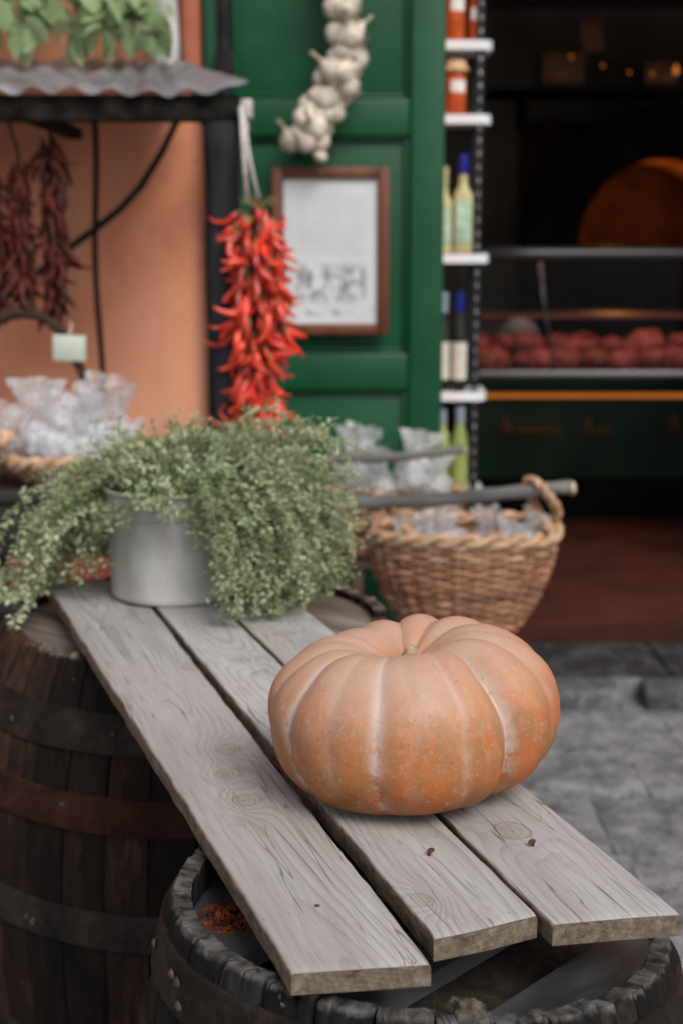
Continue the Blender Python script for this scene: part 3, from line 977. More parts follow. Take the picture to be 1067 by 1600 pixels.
for rowi in range(2):
    x = 0.66 + 0.06 * rowi
    while x < 2.35:
        s = r.uniform(0.6, 1.2)
        z = 0.995 if rowi == 0 else 1.055 + r.uniform(0, 0.035)
        o = link('meat_cut', meat_me[r.randint(0, 3)], None, (x, 7.77 + rowi * 0.15, z), (r.uniform(-.2, .2), r.uniform(-.2, .2), r.uniform(0, 6)), (s, s, s))
        tag(o, lab[rowi], 'meat', 'meat cuts in the display case row %s' % ('front', 'back')[rowi])
        x += 0.15 * s

# high shelf with cartons and a string of amber bulbs
sh = empty('wall_shelf', (2.2, 9.1, 2.50), 'long dark shelf high on the back wall of the shop', 'shelf')
MB().bbox((-1.3, -0.15, 0), (2.0, 0.20, 0.035), 0.005).build('board', 'plinth', sh, angle=40)
for xx in (-1.1, 0.2, 1.5):
    MB().bbox((xx, -0.12, -0.18), (xx + 0.03, 0.2, -0.002), 0.004).build('bracket', 'plinth', sh, angle=40)
for i, (x, wd, h, lab) in enumerate(((1.35, 0.26, 0.22, 'brown carton at left end of the dark high shelf'), (1.95, 0.2, 0.16, 'small brown carton in middle of the dark high shelf'))):
    o = MB().bbox((-wd / 2, -0.08, 0), (wd / 2, 0.12, h), 0.006).bbox((-wd / 2 + .004, -0.084, h * 0.45), (wd / 2 - .004, -0.079, h * 0.6), 0.001).build('carton', 'card', loc=(x, 9.1, 2.537), angle=40)
    tag(o, lab, 'carton')
hg = empty('hanging_sign', (1.50, 8.9, 2.83), 'tilted brown card hanging high in the dark shop', 'card')
MB().bbox((-0.06, -0.004, -0.09), (0.06, 0.004, 0.09), 0.002).build('board', 'card', hg, rot=(0, R(-10), 0))
MB().tube([(0, 0, 0.08), (0.0, 0.0, 0.5), (0, 0, 0.668)], 0.004, 6).build('cord', 'cable', hg)
sl = empty('string_lights', (1.2, 8.85, 2.70), 'string of small amber bulbs glowing in the dark shop', 'string lights')
pts = [(x, 0, 0.06 * math.cos(x * 5.0)) for x in np.linspace(0, 1.7, 40)]
MB().tube(pts, 0.004, 6).build('wire', 'cable', sl)
me = MB().lathe([(0.0, -0.022), (0.012, -0.018), (0.017, 0.0), (0.010, 0.018), (0.006, 0.03)], 10).mesh('bulb', 'bulb')
for x in (0.17, 0.36, 0.52, 0.66, 0.80, 0.95, 1.1, 1.3, 1.5):
    link('bulb', me, sl, (x, 0, 0.06 * math.cos(x * 5.0) - 0.03), None, (1.1,) * 3 if abs(x - .8) < .05 else (0.38, 0.38, 0.38))

# ------------------------------------------------------------------ bottle rack beside the door
rk = empty('bottle_rack', (0.42, 5.72, 0.15), 'black steel rack with white shelves just inside the shop doorway', 'rack')
for z in (2.352, 2.081, 1.558, 1.022, 0.62):
    m = MB()
    n = 10
    # slab with a rounded right end
    prof = [(-0.22, -0.13), (0.10, -0.13)] + [(0.10 + 0.052 * math.sin(a), -0.078 - 0.052 * math.cos(a)) for a in np.linspace(0, PI / 2, 8)][1:] + [(0.152, 0.13), (-0.22, 0.13)]
    k = len(prof)
    vs = [(a, b, -0.017) for a, b in prof] + [(a, b, 0.017) for a, b in prof]
    fs = [tuple(range(k))[::-1], tuple(range(k, 2 * k))] + [(i, (i + 1) % k, k + (i + 1) % k, k + i) for i in range(k)]
    m.add(vs, fs).build('shelf', 'shelf', rk, angle=40, loc=(0, 0, z - 0.15))
me = MB()
me.box((-0.014, -0.014, 0.0), (0.014, -0.008, 2.9))
me.box((-0.014, -0.008, 0.0), (-0.008, 0.014, 2.9))
me.box((0.008, -0.008, 0.0), (0.014, 0.014, 2.9))
up = me.build('upright', 'steelblack', rk, smooth=False, loc=(0.105, -0.10, 0))
stud = MB().bbox((-0.0045, -0.002, -0.010), (0.0045, 0.002, 0.010), 0.0015).mesh('slot_plate', 'chrome', angle=40)
for i in range(52):
    link('slot_plate', stud, up, (0, -0.0165, 0.10 + i * 0.05))
me2 = up.data.copy()
u2 = link('upright', me2, rk, (0.105, 0.10, 0))
u3 = link('upright', me2, rk, (-0.2, 0.10, 0))


def bottle(loc, label, glass, cap, labelm, h=0.34, r=0.043, square=False, neck=True, group=None):
    b = empty('bottle', loc, label, 'bottle', group)
    if square:
        m = MB().bbox((-r, -r, 0), (r, r, h * 0.62), 0.012, seg=3)
        m.lathe([(r * 0.95, h * 0.615), (r * 0.55, h * 0.68), (0.017, h * 0.74), (0.015, h * 0.9)], 16)
    else:
        m = MB().lathe([(r * 0.9, 0), (r, 0.008), (r, h * 0.58), (r * 0.8, h * 0.66), (0.018, h * 0.76), (0.015, h * 0.9)], 20)
    m.build('glass_body', glass, b, angle=40)
    MB().lathe([(0.018, h * 0.80), (0.0185, h * 0.81), (0.0185, h * 0.995), (0.015, h)], 16).build('cap', cap, b, angle=40)
    if labelm:
        if square:
            MB().bbox((-r * 0.8, -r - 0.003, h * 0.10), (r * 0.8, -r - 0.0005, h * 0.52), 0.001).build('label', labelm, b)
        else:
            n = 14
            vs = [((r + 0.0012) * math.sin(a), -(r + 0.0012) * math.cos(a), zz) for zz in (h * 0.12, h * 0.5) for a in np.linspace(-1.2, 1.2, n)]
            MB().add(vs, [(i, i + 1, n + i + 1, n + i) for i in range(n - 1)]).build('label', labelm, b)
    return b


SY = 5.63
bottle((0.468, SY, 1.577), 'pale yellow square bottle with blue cap on second white shelf', 'limoncello', 'bluecap', 'labelgreen', 0.375, 0.036, True)
bottle((0.394, SY + .02, 1.577), 'pale yellow bottle half hidden behind the green door edge', 'limoncello', 'limoncello', 'labelgreen', 0.33, 0.036, True)
bottle((0.462, SY, 1.041), 'dark bottle with blue cap and pale label on lower white shelf', 'darkbottle', 'bluecap', 'labelpale', 0.385, 0.030)
bottle((0.400, SY + .02, 1.041), 'dark bottle with grey cap beside blue-capped dark bottle', 'darkbottle', 'labelblue', 'labelpale', 0.385, 0.030)
bottle((0.470, SY, 0.639), 'lime green bottle with blue-grey neck low in the rack', 'limebottle', 'labelblue', None, 0.34, 0.034)
bottle((0.400, SY + .02, 0.639), 'lime green bottle low in the rack next to door edge', 'limebottle', 'labelblue', None, 0.33, 0.034)


def jar(loc, label, h, r, lid):
    b = empty('jar', loc, label, 'jar')
    MB().lathe([(r * 0.9, 0), (r, 0.008), (r, h * 0.70), (r * 0.82, h * 0.80), (r * 0.82, h * 0.84)], 20).build('glass_body', 'sauce', b, angle=40)
    vs, fs = [], []
    n = 30
    for rr_, zz in ((0.0, h), (r * 0.85, h * 0.99), (r * 0.95, h * 0.92), (r * 1.25, h * 0.80)):
        for i in range(n):
            a = 2 * PI * i / n
            q = rr_ * (1 + (0.10 * math.sin(a * 7) if zz < h * 0.9 else 0))
            vs.append((q * math.cos(a), q * math.sin(a), zz))
    for k in range(3):
        for i in range(n):
            fs.append((k * n + i, k * n + (i + 1) % n, (k + 1) * n + (i + 1) % n, (k + 1) * n + i))
    MB().add(vs, fs).build('cloth_lid', lid, b)
    n = 12
    vs = [((r + 0.0015) * math.sin(a), -(r + 0.0015) * math.cos(a), zz) for zz in (h * 0.40, h * 0.62) for a in np.linspace(-0.6, 0.9, n)]
    MB().add(vs, [(i, i + 1, n + i + 1, n + i) for i in range(n - 1)]).build('label', 'paper', b)


jar((0.435, SY, 2.100), 'orange red jar with straw coloured cloth lid on white shelf', 0.20, 0.040, 'lid')
jar((0.430, SY, 2.371), 'tall orange red jar on the topmost white shelf', 0.26, 0.036, 'sauce')
jar((0.505, SY + .02, 2.371), 'small orange jar at shelf end beside taller jar', 0.19, 0.026, 'sauce')

# ------------------------------------------------------------------ vine above the tin roof
def leaf_mesh(name, L, W, mat, fold=0.25, seg=5, curl=0.2):
    vs, fs = [], []
    for i in range(seg + 1):
        t = i / seg
        hw = W * (math.sin(PI * min(1, t * 0.98 + 0.02)) ** 0.75) * (1 - 0.35 * t)
        z = -curl * L * t * t
        vs += [(-hw, L * t, z + fold * hw), (0, L * t, z), (hw, L * t, z + fold * hw)]
    for i in range(seg):
        a = i * 3
        fs += [(a, a + 1, a + 4, a + 3), (a + 1, a + 2, a + 5, a + 4)]
    return MB().add(vs, fs).mesh(name, mat, fix=False)


vn = empty('vine', (-1.0, 5.12, 2.262), 'leafy green vine sprawling over the back of the tin roof', 'vine')
vl = [leaf_mesh('leaf', l_, w_, 'vine', f_, 5, c_) for l_, w_, f_, c_ in ((0.105, 0.034, 0.2, 0.2), (0.09, 0.030, 0.3, 0.35), (0.12, 0.040, 0.15, 0.25), (0.08, 0.026, 0.35, 0.1))]
r = random.Random(11)
for k in range(8):
    x0 = -0.44 + k * 0.104 + r.uniform(-.03, .03)
    top = 0.36 + r.uniform(-.05, .1) - 0.10 * (k > 6)
    pts = []
    for i in range(9):
        t = i / 8
        pts.append((x0 + 0.10 * t * r.choice((-1, 1)) * 0.4 + 0.10 * t, 0.10 - 0.30 * t + r.uniform(-.02, .02), top * (1 - t) ** 1.2 + 0.035 + r.uniform(-.012, .012)))
    MB().tube(pts, 0.006, 6).build('stem', 'vine_stem', vn)
    for i in range(9):
        for q in range(5):
            p = pts[i]
            if r.random() < 0.12:
                continue
            link('leaf', r.choice(vl), vn, (p[0] + r.uniform(-.05, .05), p[1] + r.uniform(-.06, .03), p[2] + r.uniform(-.03, .06)),
                 (r.choice((-1, -1, 1)) * R(r.uniform(30, 85)), R(r.uniform(-40, 40)), R(r.uniform(-70, 70))), (r.uniform(.85, 1.3),) * 3)

# ------------------------------------------------------------------ garlic braid
gb = empty('garlic_braid', (0.0, 5.24, 1.9), 'braid of white garlic bulbs hanging in front of green door', 'garlic')


def garlic_mesh(k):
    vs, fs = [], []
    n, m_ = 20, 12
    prof = [(0.0, -0.030), (0.018, -0.031), (0.033, -0.024), (0.042, -0.008), (0.042, 0.006), (0.035, 0.022), (0.022, 0.034), (0.011, 0.044), (0.007, 0.058), (0.006, 0.075), (0.007, 0.095)]
    for i, (rr_, z) in enumerate(prof):
        for j in range(n):
            a = 2 * PI * j / n
            lob = 1 + 0.07 * abs(math.sin(a * 3.5 + k)) * min(1, rr_ / 0.03) + 0.05 * mn.noise(Vector((math.cos(a) * 2, math.sin(a) * 2, k * 3 + z * 30)))
            vs.append((rr_ * lob * math.cos(a), rr_ * lob * math.sin(a), z))
    for i in range(len(prof) - 1):
        for j in range(n):
            l = (j + 1) % n
            fs.append((i * n + j, i * n + l, (i + 1) * n + l, (i + 1) * n + j))
    mb = MB().add(vs, fs)
    mb.mi = [0 if i // n < 7 else 1 for i in range(len(fs))]
    # root tuft
    for q in range(7):
        a = q * 0.9
        mb.tube([(0.004 * math.cos(a), 0.004 * math.sin(a), -0.029), (0.012 * math.cos(a), 0.012 * math.sin(a), -0.041)], 0.0016, 4, 1)
    return mb.mesh('bulb', ['garlic', 'garlic_neck'])


gm = [garlic_mesh(k) for k in range(4)]
axis = [(-0.02, 2.75), (-0.02, 2.55), (0.000, 2.42), (0.016, 2.30), (-0.005, 2.215), (-0.035, 2.15), (-0.075, 2.085), (-0.115, 2.03), (-0.13, 1.985)]
AX = np.array(axis)
r = random.Random(21)
ts = np.linspace(0, len(AX) - 1, 13)
for i, t in enumerate(ts):
    k = min(int(t), len(AX) - 2)
    p = AX[k] * (1 - (t - k)) + AX[k + 1] * (t - k)
    wide = 0.055 if i < 11 else 0.075
    for sx in ((-1, 0.1, 1) if i % 2 == 0 else (-0.8, 0.3, 1.2)):
        a = r.uniform(-0.6, 0.6)
        link('bulb', r.choice(gm), gb, (p[0] + sx * wide * 0.62 + r.uniform(-.012, .012), r.uniform(-0.035, 0.0) - 0.02 * (abs(sx) < .8), p[1] - 1.9 + r.uniform(-.02, .02)),
             (r.uniform(0.5, 1.2), -sx * r.uniform(0.3, 1.0), r.uniform(-3, 3)), (r.uniform(.85, 1.18),) * 3)
MB().tube([(x, 0.012, z - 1.9) for x, z in axis], 0.016, 8).build('braid', 'garlic_neck', gb)
link('bulb', gm[1], gb, (-0.075, -0.02, 0.022), (0.4, 0.2, 1), (0.6, 0.6, 0.6))


MB().tube([(-0.02, 0.09, 0.86), (-0.02, 0.02, 0.86), (-0.02, 0.005, 0.875)], 0.005, 8).build('hook', 'cable', gb)


# ------------------------------------------------------------------ chili bunches
def chili_mesh(k, mats, L=0.085, rad=0.0078, bend=0.5, wr=0.0):
    n = 9
    r = random.Random(k)
    pts, rads = [], []
    x = z = 0.0
    ang = 0.0
    for i in range(n + 1):
        t = i / n
        pts.append((x, 0.006 * math.sin(t * 5 + k), -z))
        q = rad * (0.75 + 0.35 * math.sin(PI * min(1, t * 1.6))) * (1 - t ** 3.2) ** 0.7
        rads.append(max(0.0012, q) * (1 + wr * r.uniform(-1, 1)))
        ang = bend * (t ** 1.2) * 1.6
        x += L / n * math.sin(ang)
        z += L / n * math.cos(ang)
    mb = MB().tube(pts, rads, 7)
    mb.tube([(0.0, 0.0, -0.003), (0.001, 0.001, 0.004), (0.003, 0.003, 0.022)], [rad * 0.62, rad * 0.5, 0.0016], 6, 1)
    return mb.mesh('chili_pepper', mats)


ch = empty('chili_bunch', (-0.25, 4.25, 1.04), 'thick hanging bunch of bright red fresh chili peppers', 'chili peppers')
cm = [chili_mesh(k, ['chili', 'chili_stalk'], l_, r_, b_) for k, (l_, r_, b_) in enumerate(((0.092, 0.0112, 0.45), (0.102, 0.0106, 1.0), (0.082, 0.0116, -0.7), (0.105, 0.0104, 1.4), (0.09, 0.0108, 0.25), (0.085, 0.0102, 2.1), (0.108, 0.0098, -1.2)))]
r = random.Random(4)
NCH = 265
for i in range(NCH):
    t = (i + r.random()) / NCH                     # 0 top .. 1 bottom
    zc = 0.665 - 0.62 * t
    az = i * 2.39996 + r.uniform(-.4, .4)
    sway = 0.010 * math.sin(t * 6)
    spread = 0.040 + 0.036 * math.sin(PI * min(1, 0.15 + t * 0.75)) + 0.012 * math.sin(t * 14)
    rad0 = spread * r.uniform(0.30, 1.0)
    tilt = R(r.uniform(4, 48)) if r.random() < 0.86 else R(r.uniform(48, 95))
    o = link('chili_pepper', r.choice(cm), ch, (0.012 * (t - .3) + sway + rad0 * math.cos(az), rad0 * math.sin(az) * 0.9, zc + r.uniform(-.015, .015)),
             None, (r.uniform(.85, 1.12),) * 3)
    # local -Z is the pod's direction: tip it outward and down
    o.rotation_euler = (Matrix.Rotation(az, 3, 'Z') @ Matrix.Rotation(-tilt, 3, 'Y') @ Matrix.Rotation(r.uniform(0, 6.28), 3, 'Z')).to_euler()
MB().tube([(0.0, 0, 0.70), (0.005, 0, 0.5), (0.01, 0, 0.3), (0.008, 0, 0.04)], [0.014, 0.026, 0.030, 0.018], 8).build('stalk_core', 'dried', ch)
MB().tube([(-0.033, 0.045, 0.930), (-0.040, 0.012, 0.965), (-0.034, 0.0, 0.86), (-0.024, 0, 0.69)], 0.0075, 7).tube([(-0.030, 0.045, 0.930), (-0.034, 0.010, 0.958), (-0.016, 0.0, 0.82), (0.012, 0.0, 0.69)], 0.0055, 7).build('cord', 'twine', ch)
for k in range(10):
    a = k * 0.7
    MB().tube([(0.01, -0.01, 0.685), (0.01 + 0.035 * math.cos(a), -0.02, 0.70 + 0.012 * math.sin(a)), (0.01 + 0.055 * math.cos(a), -0.025, 0.698 + 0.02 * math.sin(a))], 0.0022, 5).build('stalk_end', 'chili_stalk', ch)

dm = [chili_mesh(20 + k, ['dried', 'dried'], l_, r_, b_, 0.22) for k, (l_, r_, b_) in enumerate(((0.10, 0.012, 0.3), (0.11, 0.011, -0.4), (0.085, 0.013, 0.6), (0.10, 0.010, 0.9)))]
r = random.Random(9)
for (x, z1, z0, lab, nn, wd) in ((-0.885, 1.93, 1.36, 'dark dried chili string hanging lowest, right of its neighbours', 80, 0.030), (-0.985, 1.85, 1.42, 'dark dried chili string hanging in the middle of three', 62, 0.026), (-1.07, 1.83, 1.36, 'dark dried chili string cut by the left picture edge', 62, 0.026)):
    b = empty('dried_chili_string', (x, 4.46, z0), lab, 'dried chili', 'dried chili strings under the tin roof')
    Lz = z1 - z0
    for i in range(nn):
        t = (i + r.random()) / nn
        az = i * 2.4 + r.uniform(-.5, .5)
        tilt = R(r.uniform(4, 28)) if r.random() < 0.85 else R(r.uniform(30, 60))
        o = link('chili_pepper', r.choice(dm), b, (wd * math.cos(az) * r.random(), wd * math.sin(az) * r.random(), Lz - t * (Lz - 0.06)), None, (r.uniform(.8, 1.1),) * 3)
        o.rotation_euler = (Matrix.Rotation(az, 3, 'Z') @ Matrix.Rotation(-tilt, 3, 'Y') @ Matrix.Rotation(r.uniform(0, 6.28), 3, 'Z')).to_euler()
    MB().tube([(0, 0, 0.03), (0.004, 0, Lz * 0.5), (0, 0, Lz + 0.04), (0, -0.13, 1.985 - z0)], 0.005, 6).build('cord', 'branch', b)

# ------------------------------------------------------------------ dark bench and cellophane bags at left
bn = empty('dark_bench', (-1.05, 4.15, 0), 'black wooden bench behind the leafy pot in front of wall', 'bench')
MB().bbox((-0.75, -0.20, 0.895), (0.52, 0.25, 0.93), 0.006).build('top', 'darkwood', bn, angle=40)
MB().bbox((-0.72, -0.185, 0.735), (0.49, -0.155, 0.893), 0.005).build('apron', 'darkwood', bn, angle=40)
MB().bbox((-0.72, 0.205, 0.735), (0.49, 0.235, 0.893), 0.005).build('apron', 'darkwood', bn, angle=40)
for lx, ly in ((-0.70, -0.153), (0.04, -0.153), (0.44, -0.153), (-0.70, 0.16), (0.44, 0.16)):
    MB().bbox((lx, ly, 0), (lx + 0.042, ly + 0.042, 0.893), 0.004).build('leg', 'darkwood', bn, angle=40)
MB().bbox((-0.72, -0.183, 0.56), (0.49, -0.155, 0.61), 0.004).build('stretcher', 'darkwood', bn, angle=40)


def bag_mesh(k, w=0.07, h=0.20, neck=0.62):
    """crumpled cellophane pouch: full body, gathered neck, frilled top"""
    n, m_ = 22, 13
    vs, fs = [], []
    for i in range(m_ + 1):
        t = i / m_
        if t < neck:
            u = t / neck
            rr_ = w * (0.25 + 0.80 * math.sin(PI * (0.12 + 0.80 * u)) ** 0.7)
            if u > 0.8:
                rr_ *= 1 - 0.5 * (u - 0.8) / 0.2
        else:
            u = (t - neck) / (1 - neck)
            rr_ = w * (0.42 + 0.62 * u ** 0.8)
        for j in range(n):
            a = 2 * PI * j / n
            fr = 1 + (0.30 * math.sin(a * 5 + k) * max(0, (t - neck) / (1 - neck)))
            d = Vector((math.cos(a), math.sin(a), t * 3))
            q = 1 + 0.34 * mn.noise(d * 2.1 + Vector((k * 7, 0, 0))) + 0.20 * mn.noise(d * 5.5 + Vector((k * 3, 9, 0)))
            vs.append((rr_ * fr * q * math.cos(a), rr_ * fr * q * math.sin(a) * 0.75, h * t + 0.018 * mn.noise(d * 3 + Vector((0, k, 4)))))
    for i in range(m_):
        for j in range(n):
            l = (j + 1) % n
            fs.append((i * n + j, i * n + l, (i + 1) * n + l, (i + 1) * n + j))
    fs.append(tuple(range(n))[::-1])
    return MB().add(vs, fs).mesh('wrapper', 'cello', smooth=True, angle=22)


def fill_mesh(k, w, h, mat):
    n, m_ = 12, 7
    vs, fs = [], []
    for i in range(m_ + 1):
        ph = PI * i / m_
        for j in range(n):
            a = 2 * PI * j / n
            d = Vector((math.sin(ph) * math.cos(a), math.sin(ph) * math.sin(a), math.cos(ph)))
            q = 1 + 0.2 * mn.noise(d * 2.5 + Vector((k, 0, 0)))
            vs.append((d.x * w * 0.68 * q, d.y * w * 0.5 * q, h * 0.27 + d.z * h * 0.22 * q))
    for i in range(m_):
        for j in range(n):
            l = (j + 1) % n
            fs.append((i * n + j, i * n + l, (i + 1) * n + l, (i + 1) * n + j))
    return MB().add(vs, fs).mesh('filling', mat)


BG = [(bag_mesh(k, w_, h_), fill_mesh(k, w_, h_, f_)) for k, (w_, h_, f_) in enumerate(((0.070, 0.20, 'filling'), (0.062, 0.18, 'filling_green'), (0.075, 0.22, 'filling'), (0.058, 0.17, 'filling_tan')))]


def bag(loc, kind, label, group, rot=(0, 0, 0), s=1.0):
    b = empty('cellophane_bag', loc, label, 'bag', group)
    b.rotation_euler = rot
    b.scale = (s, s, s)
    link('wrapper', BG[kind][0], b)
    link('filling', BG[kind][1], b)
    return b


left_bags = [(-0.66, 4.08, 0.99, 2, 1.15, 'tall cellophane bag with flared top, rightmost on the bench'),
             (-0.60, 4.02, 0.935, 1, 1.0, 'low cellophane bag at the foot of the tall flared bag'),
             (-0.74, 4.00, 0.955, 0, 0.95, 'cellophane bag in the middle of the bench pile'),
             (-0.82, 4.04, 0.97, 2, 1.0, 'cellophane bag left of middle in the bench pile'),
             (-0.88, 4.10, 1.00, 0, 1.15, 'tall cellophane bag with knotted tip at the pile\'s left'),
             (-0.70, 3.985, 0.935, 3, 0.85, 'small cellophane bag low in front of the bench pile'),
             (-0.80, 3.98, 0.935, 1, 0.85, 'small cellophane bag low at front left of the bench pile'),
             (-0.76, 4.16, 1.00, 1, 1.05, 'cellophane bag at the back of the bench pile'),
             (-1.00, 4.05, 1.00, 1, 0.95, 'cellophane bag in basket at the left picture edge')]
r = random.Random(31)
for x, y, z, k, s, lab in left_bags:
    bag((x, y, z), k, lab, 'cellophane bags on the dark bench', (r.uniform(-.25, .15), r.uniform(-.3, .3), r.uniform(0, 6)), s)


# ------------------------------------------------------------------ wicker baskets
def basket(loc, label, rx, ry, h, rows, nst, group, handles=True, rz=0.0):
    b = empty('wicker_basket', loc, label, 'basket', group, rz)

    def prof(t):
        return 0.60 + 0.40 * math.sin(t * PI / 2) ** 0.9
    NP = nst * 5
    for k in range(rows):
        t = (k + 0.5) / rows
        s = prof(t)
        pts = []
        for i in range(NP):
            a = 2 * PI * i / NP
            o = 0.0058 * math.cos(nst / 2 * a + PI * k) + 0.004 * mn.noise(Vector((math.cos(a) * 3, math.sin(a) * 3, k * 1.7 + 50)))
            zz = h * t + 0.006 * mn.noise(Vector((math.cos(a) * 2, math.sin(a) * 2, k * 3.1)))
            pts.append(((rx * s + o) * math.cos(a), (ry * s + o) * math.sin(a), zz))
        mb = MB().tube(pts, h / rows * (0.50 + 0.16 * ((k * 7) % 5) / 4), 6, closed=True, flat=(0.42, 1.0))
        mb.build('weaver', 'wicker_pale' if k in (rows - 1, rows - 4) else 'wicker', b)
    st_me = {}
    for i in range(nst):
        a = 2 * PI * (i) / nst
        pts = [(rx * prof(t) * math.cos(a), ry * prof(t) * math.sin(a), h * t) for t in np.linspace(0, 1.02, 9)]
        MB().tube(pts, 0.0052, 5).build('stake', 'wicker_pale', b)
    # plaited rim of two strands
    for q in range(2):
        pts = []
        for i in range(150):
            a = 2 * PI * i / 150
            u = a * 11 + q * PI
            pts.append(((rx + 0.013 * math.cos(u)) * math.cos(a), (ry + 0.013 * math.cos(u)) * math.sin(a), h + 0.012 + 0.013 * math.sin(u) + 0.006 * math.sin(a * 3)))
        MB().tube(pts, 0.0125, 7, closed=True).build('rim_strand', 'wicker_pale', b)
    mb = MB()
    n = 40
    vs = [(0, 0, 0.008)] + [(rx * 0.60 * math.cos(2 * PI * i / n), ry * 0.60 * math.sin(2 * PI * i / n), 0.008) for i in range(n)]
    mb.add(vs, [(0, 1 + i, 1 + (i + 1) % n) for i in range(n)]).build('base', 'wicker', b)
    if handles:
        for arc in ([(-0.275, -0.02, h), (-0.284, -0.06, h + 0.055), (-0.277, -0.075, h + 0.118), (-0.262, -0.06, h + 0.138), (-0.245, -0.02, h + 0.11), (-0.205, 0.0, h + 0.05), (-0.155, -0.12, h + 0.012)],
                    [(0.262, 0.04, h), (0.292, 0.02, h + 0.04), (0.285, -0.03, h + 0.085), (0.255, -0.075, h + 0.125), (0.225, -0.085, h + 0.165), (0.198, -0.075, h + 0.183), (0.190, -0.03, h + 0.165), (0.215, 0.0, h + 0.09), (0.268, -0.05, h + 0.012)]):
            A = np.array(arc)
            tt = np.linspace(0, len(A) - 1, 48)
            P = np.array([np.interp(tt, range(len(A)), A[:, c]) for c in range(3)]).T
            for it in range(3):
                P[1:-1] = (P[:-2] + 2 * P[1:-1] + P[2:]) / 4
            hd = None
            for q in range(2):
                Q = P + 0.009 * np.c_[np.cos(tt * 4 + q * PI), np.sin(tt * 4 + q * PI), np.zeros(len(tt))]
                if hd is None:
                    hd = MB().tube(Q, 0.0105, 7).build('handle', 'wicker_pale', b)
                else:
                    MB().tube(Q, 0.0105, 7).build('handle_strand', 'wicker_pale', hd)
    return b


basket((0.372, 4.30, 0.437), 'round brown wicker basket full of cellophane bags, pole through its handles', 0.288, 0.21, 0.300, 25, 30, 'wicker baskets')
basket((0.17, 4.98, 0.52), 'wicker basket half hidden behind the front basket and herbs', 0.26, 0.17, 0.20, 11, 26, 'wicker baskets', False)
basket((-1.13, 4.05, 0.932), 'small wicker basket at the left picture edge on dark bench', 0.17, 0.13, 0.13, 8, 20, 'wicker baskets', False)


basket((-0.755, 4.075, 0.932), 'shallow wicker tray under the pile of bags on dark bench', 0.20, 0.155, 0.06, 5, 20, 'wicker baskets', False)


def stool(loc, w, d, h, label):
    s = empty('stool', loc, label, 'stool', 'low stools under the baskets')
    for k in range(3):
        MB().bbox((-w / 2, -d / 2 + k * d / 3 + .003, h - 0.03), (w / 2, -d / 2 + (k + 1) * d / 3 - .003, h), 0.004).build('slat', 'stool', s, angle=40)
    for sx in (-1, 1):
        for sy in (-1, 1):
            x, y = sx * (w / 2 - 0.035), sy * (d / 2 - 0.035)
            MB().bbox((x - .02, y - .02, 0), (x + .02, y + .02, h - 0.031), 0.004).build('leg', 'stool', s, angle=40)
    return s


stool((0.36, 4.30, 0.0), 0.32, 0.28, 0.435, 'low brown stool under the front wicker basket')
stool((0.17, 5.0, 0.079), 0.30, 0.22, 0.438, 'low brown stool under the rear wicker basket')

bb = [(0.18, 4.26, 0.655, 1, 1.0, 'bluish white bag at left end of the front basket'), (0.27, 4.22, 0.635, 0, 0.95, 'white bag left of centre in the front basket'),
      (0.37, 4.25, 0.665, 2, 0.95, 'puffed bluish bag in the middle of the front basket'), (0.46, 4.23, 0.65, 1, 1.0, 'bluish white bag right of centre in the front basket'),
      (0.55, 4.28, 0.655, 0, 0.95, 'pointed white bag at right end of the front basket'), (0.31, 4.36, 0.66, 3, 1.0, 'tan filled bag at the back of the front basket'),
      (0.45, 4.38, 0.66, 3, 1.0, 'tan filled bag at back right of the front basket')]
for x, y, z, k, s, lab in bb:
    bag((x, y, z), k, lab, 'cellophane bags in the front basket', (r.uniform(-.5, .5), r.uniform(-.6, .6), r.uniform(0, 6)), s * 0.85)
mbg = [(0.045, 4.90, 0.77, 2, 1.0, 'cellophane bag with twisted top beside the green herb, rear basket'), (0.15, 4.90, 0.735, 1, 1.0, 'low cellophane bag between two taller ones in the rear basket'),
       (0.24, 4.90, 0.765, 0, 1.05, 'cellophane bag with flared top at right of the rear basket'), (0.33, 4.93, 0.73, 1, 0.9, 'low cellophane bag at the right end of the rear basket')]
for x, y, z, k, s, lab in mbg:
    bag((x, y, z), k, lab, 'cellophane bags in the rear basket', (r.uniform(-.2, .2), r.uniform(-.2, .2), r.uniform(0, 6)), s)


def pole(p0, p1, rad, label):
    a, b_ = np.array(p0), np.array(p1)
    e = empty('wooden_pole', p0, label, 'pole', 'grey poles over the baskets')
    L = b_ - a
    pts = [L * t + np.array([0, 0.004 * math.sin(t * 9), 0.005 * math.sin(t * 7 + 1)]) for t in np.linspace(0, 0.985, 16)]
    MB().tube(pts, [rad * (1 + 0.10 * math.sin(i * 2.1)) for i in range(16)], 9).build('shaft', 'stick', e)
    MB().tube([L * 0.985, L * 0.99, L], [rad * 0.98, rad * 0.96, rad * 0.8], 9).build('cut_end', 'stick_end', e)


pole((-0.10, 4.20, 0.838), (0.705, 4.24, 0.889), 0.022, 'grey wooden pole threaded through the handles of the front basket')
pole((-0.15, 4.78, 0.885), (0.425, 4.80, 0.921), 0.016, 'thin grey pole behind the bags in the rear basket')


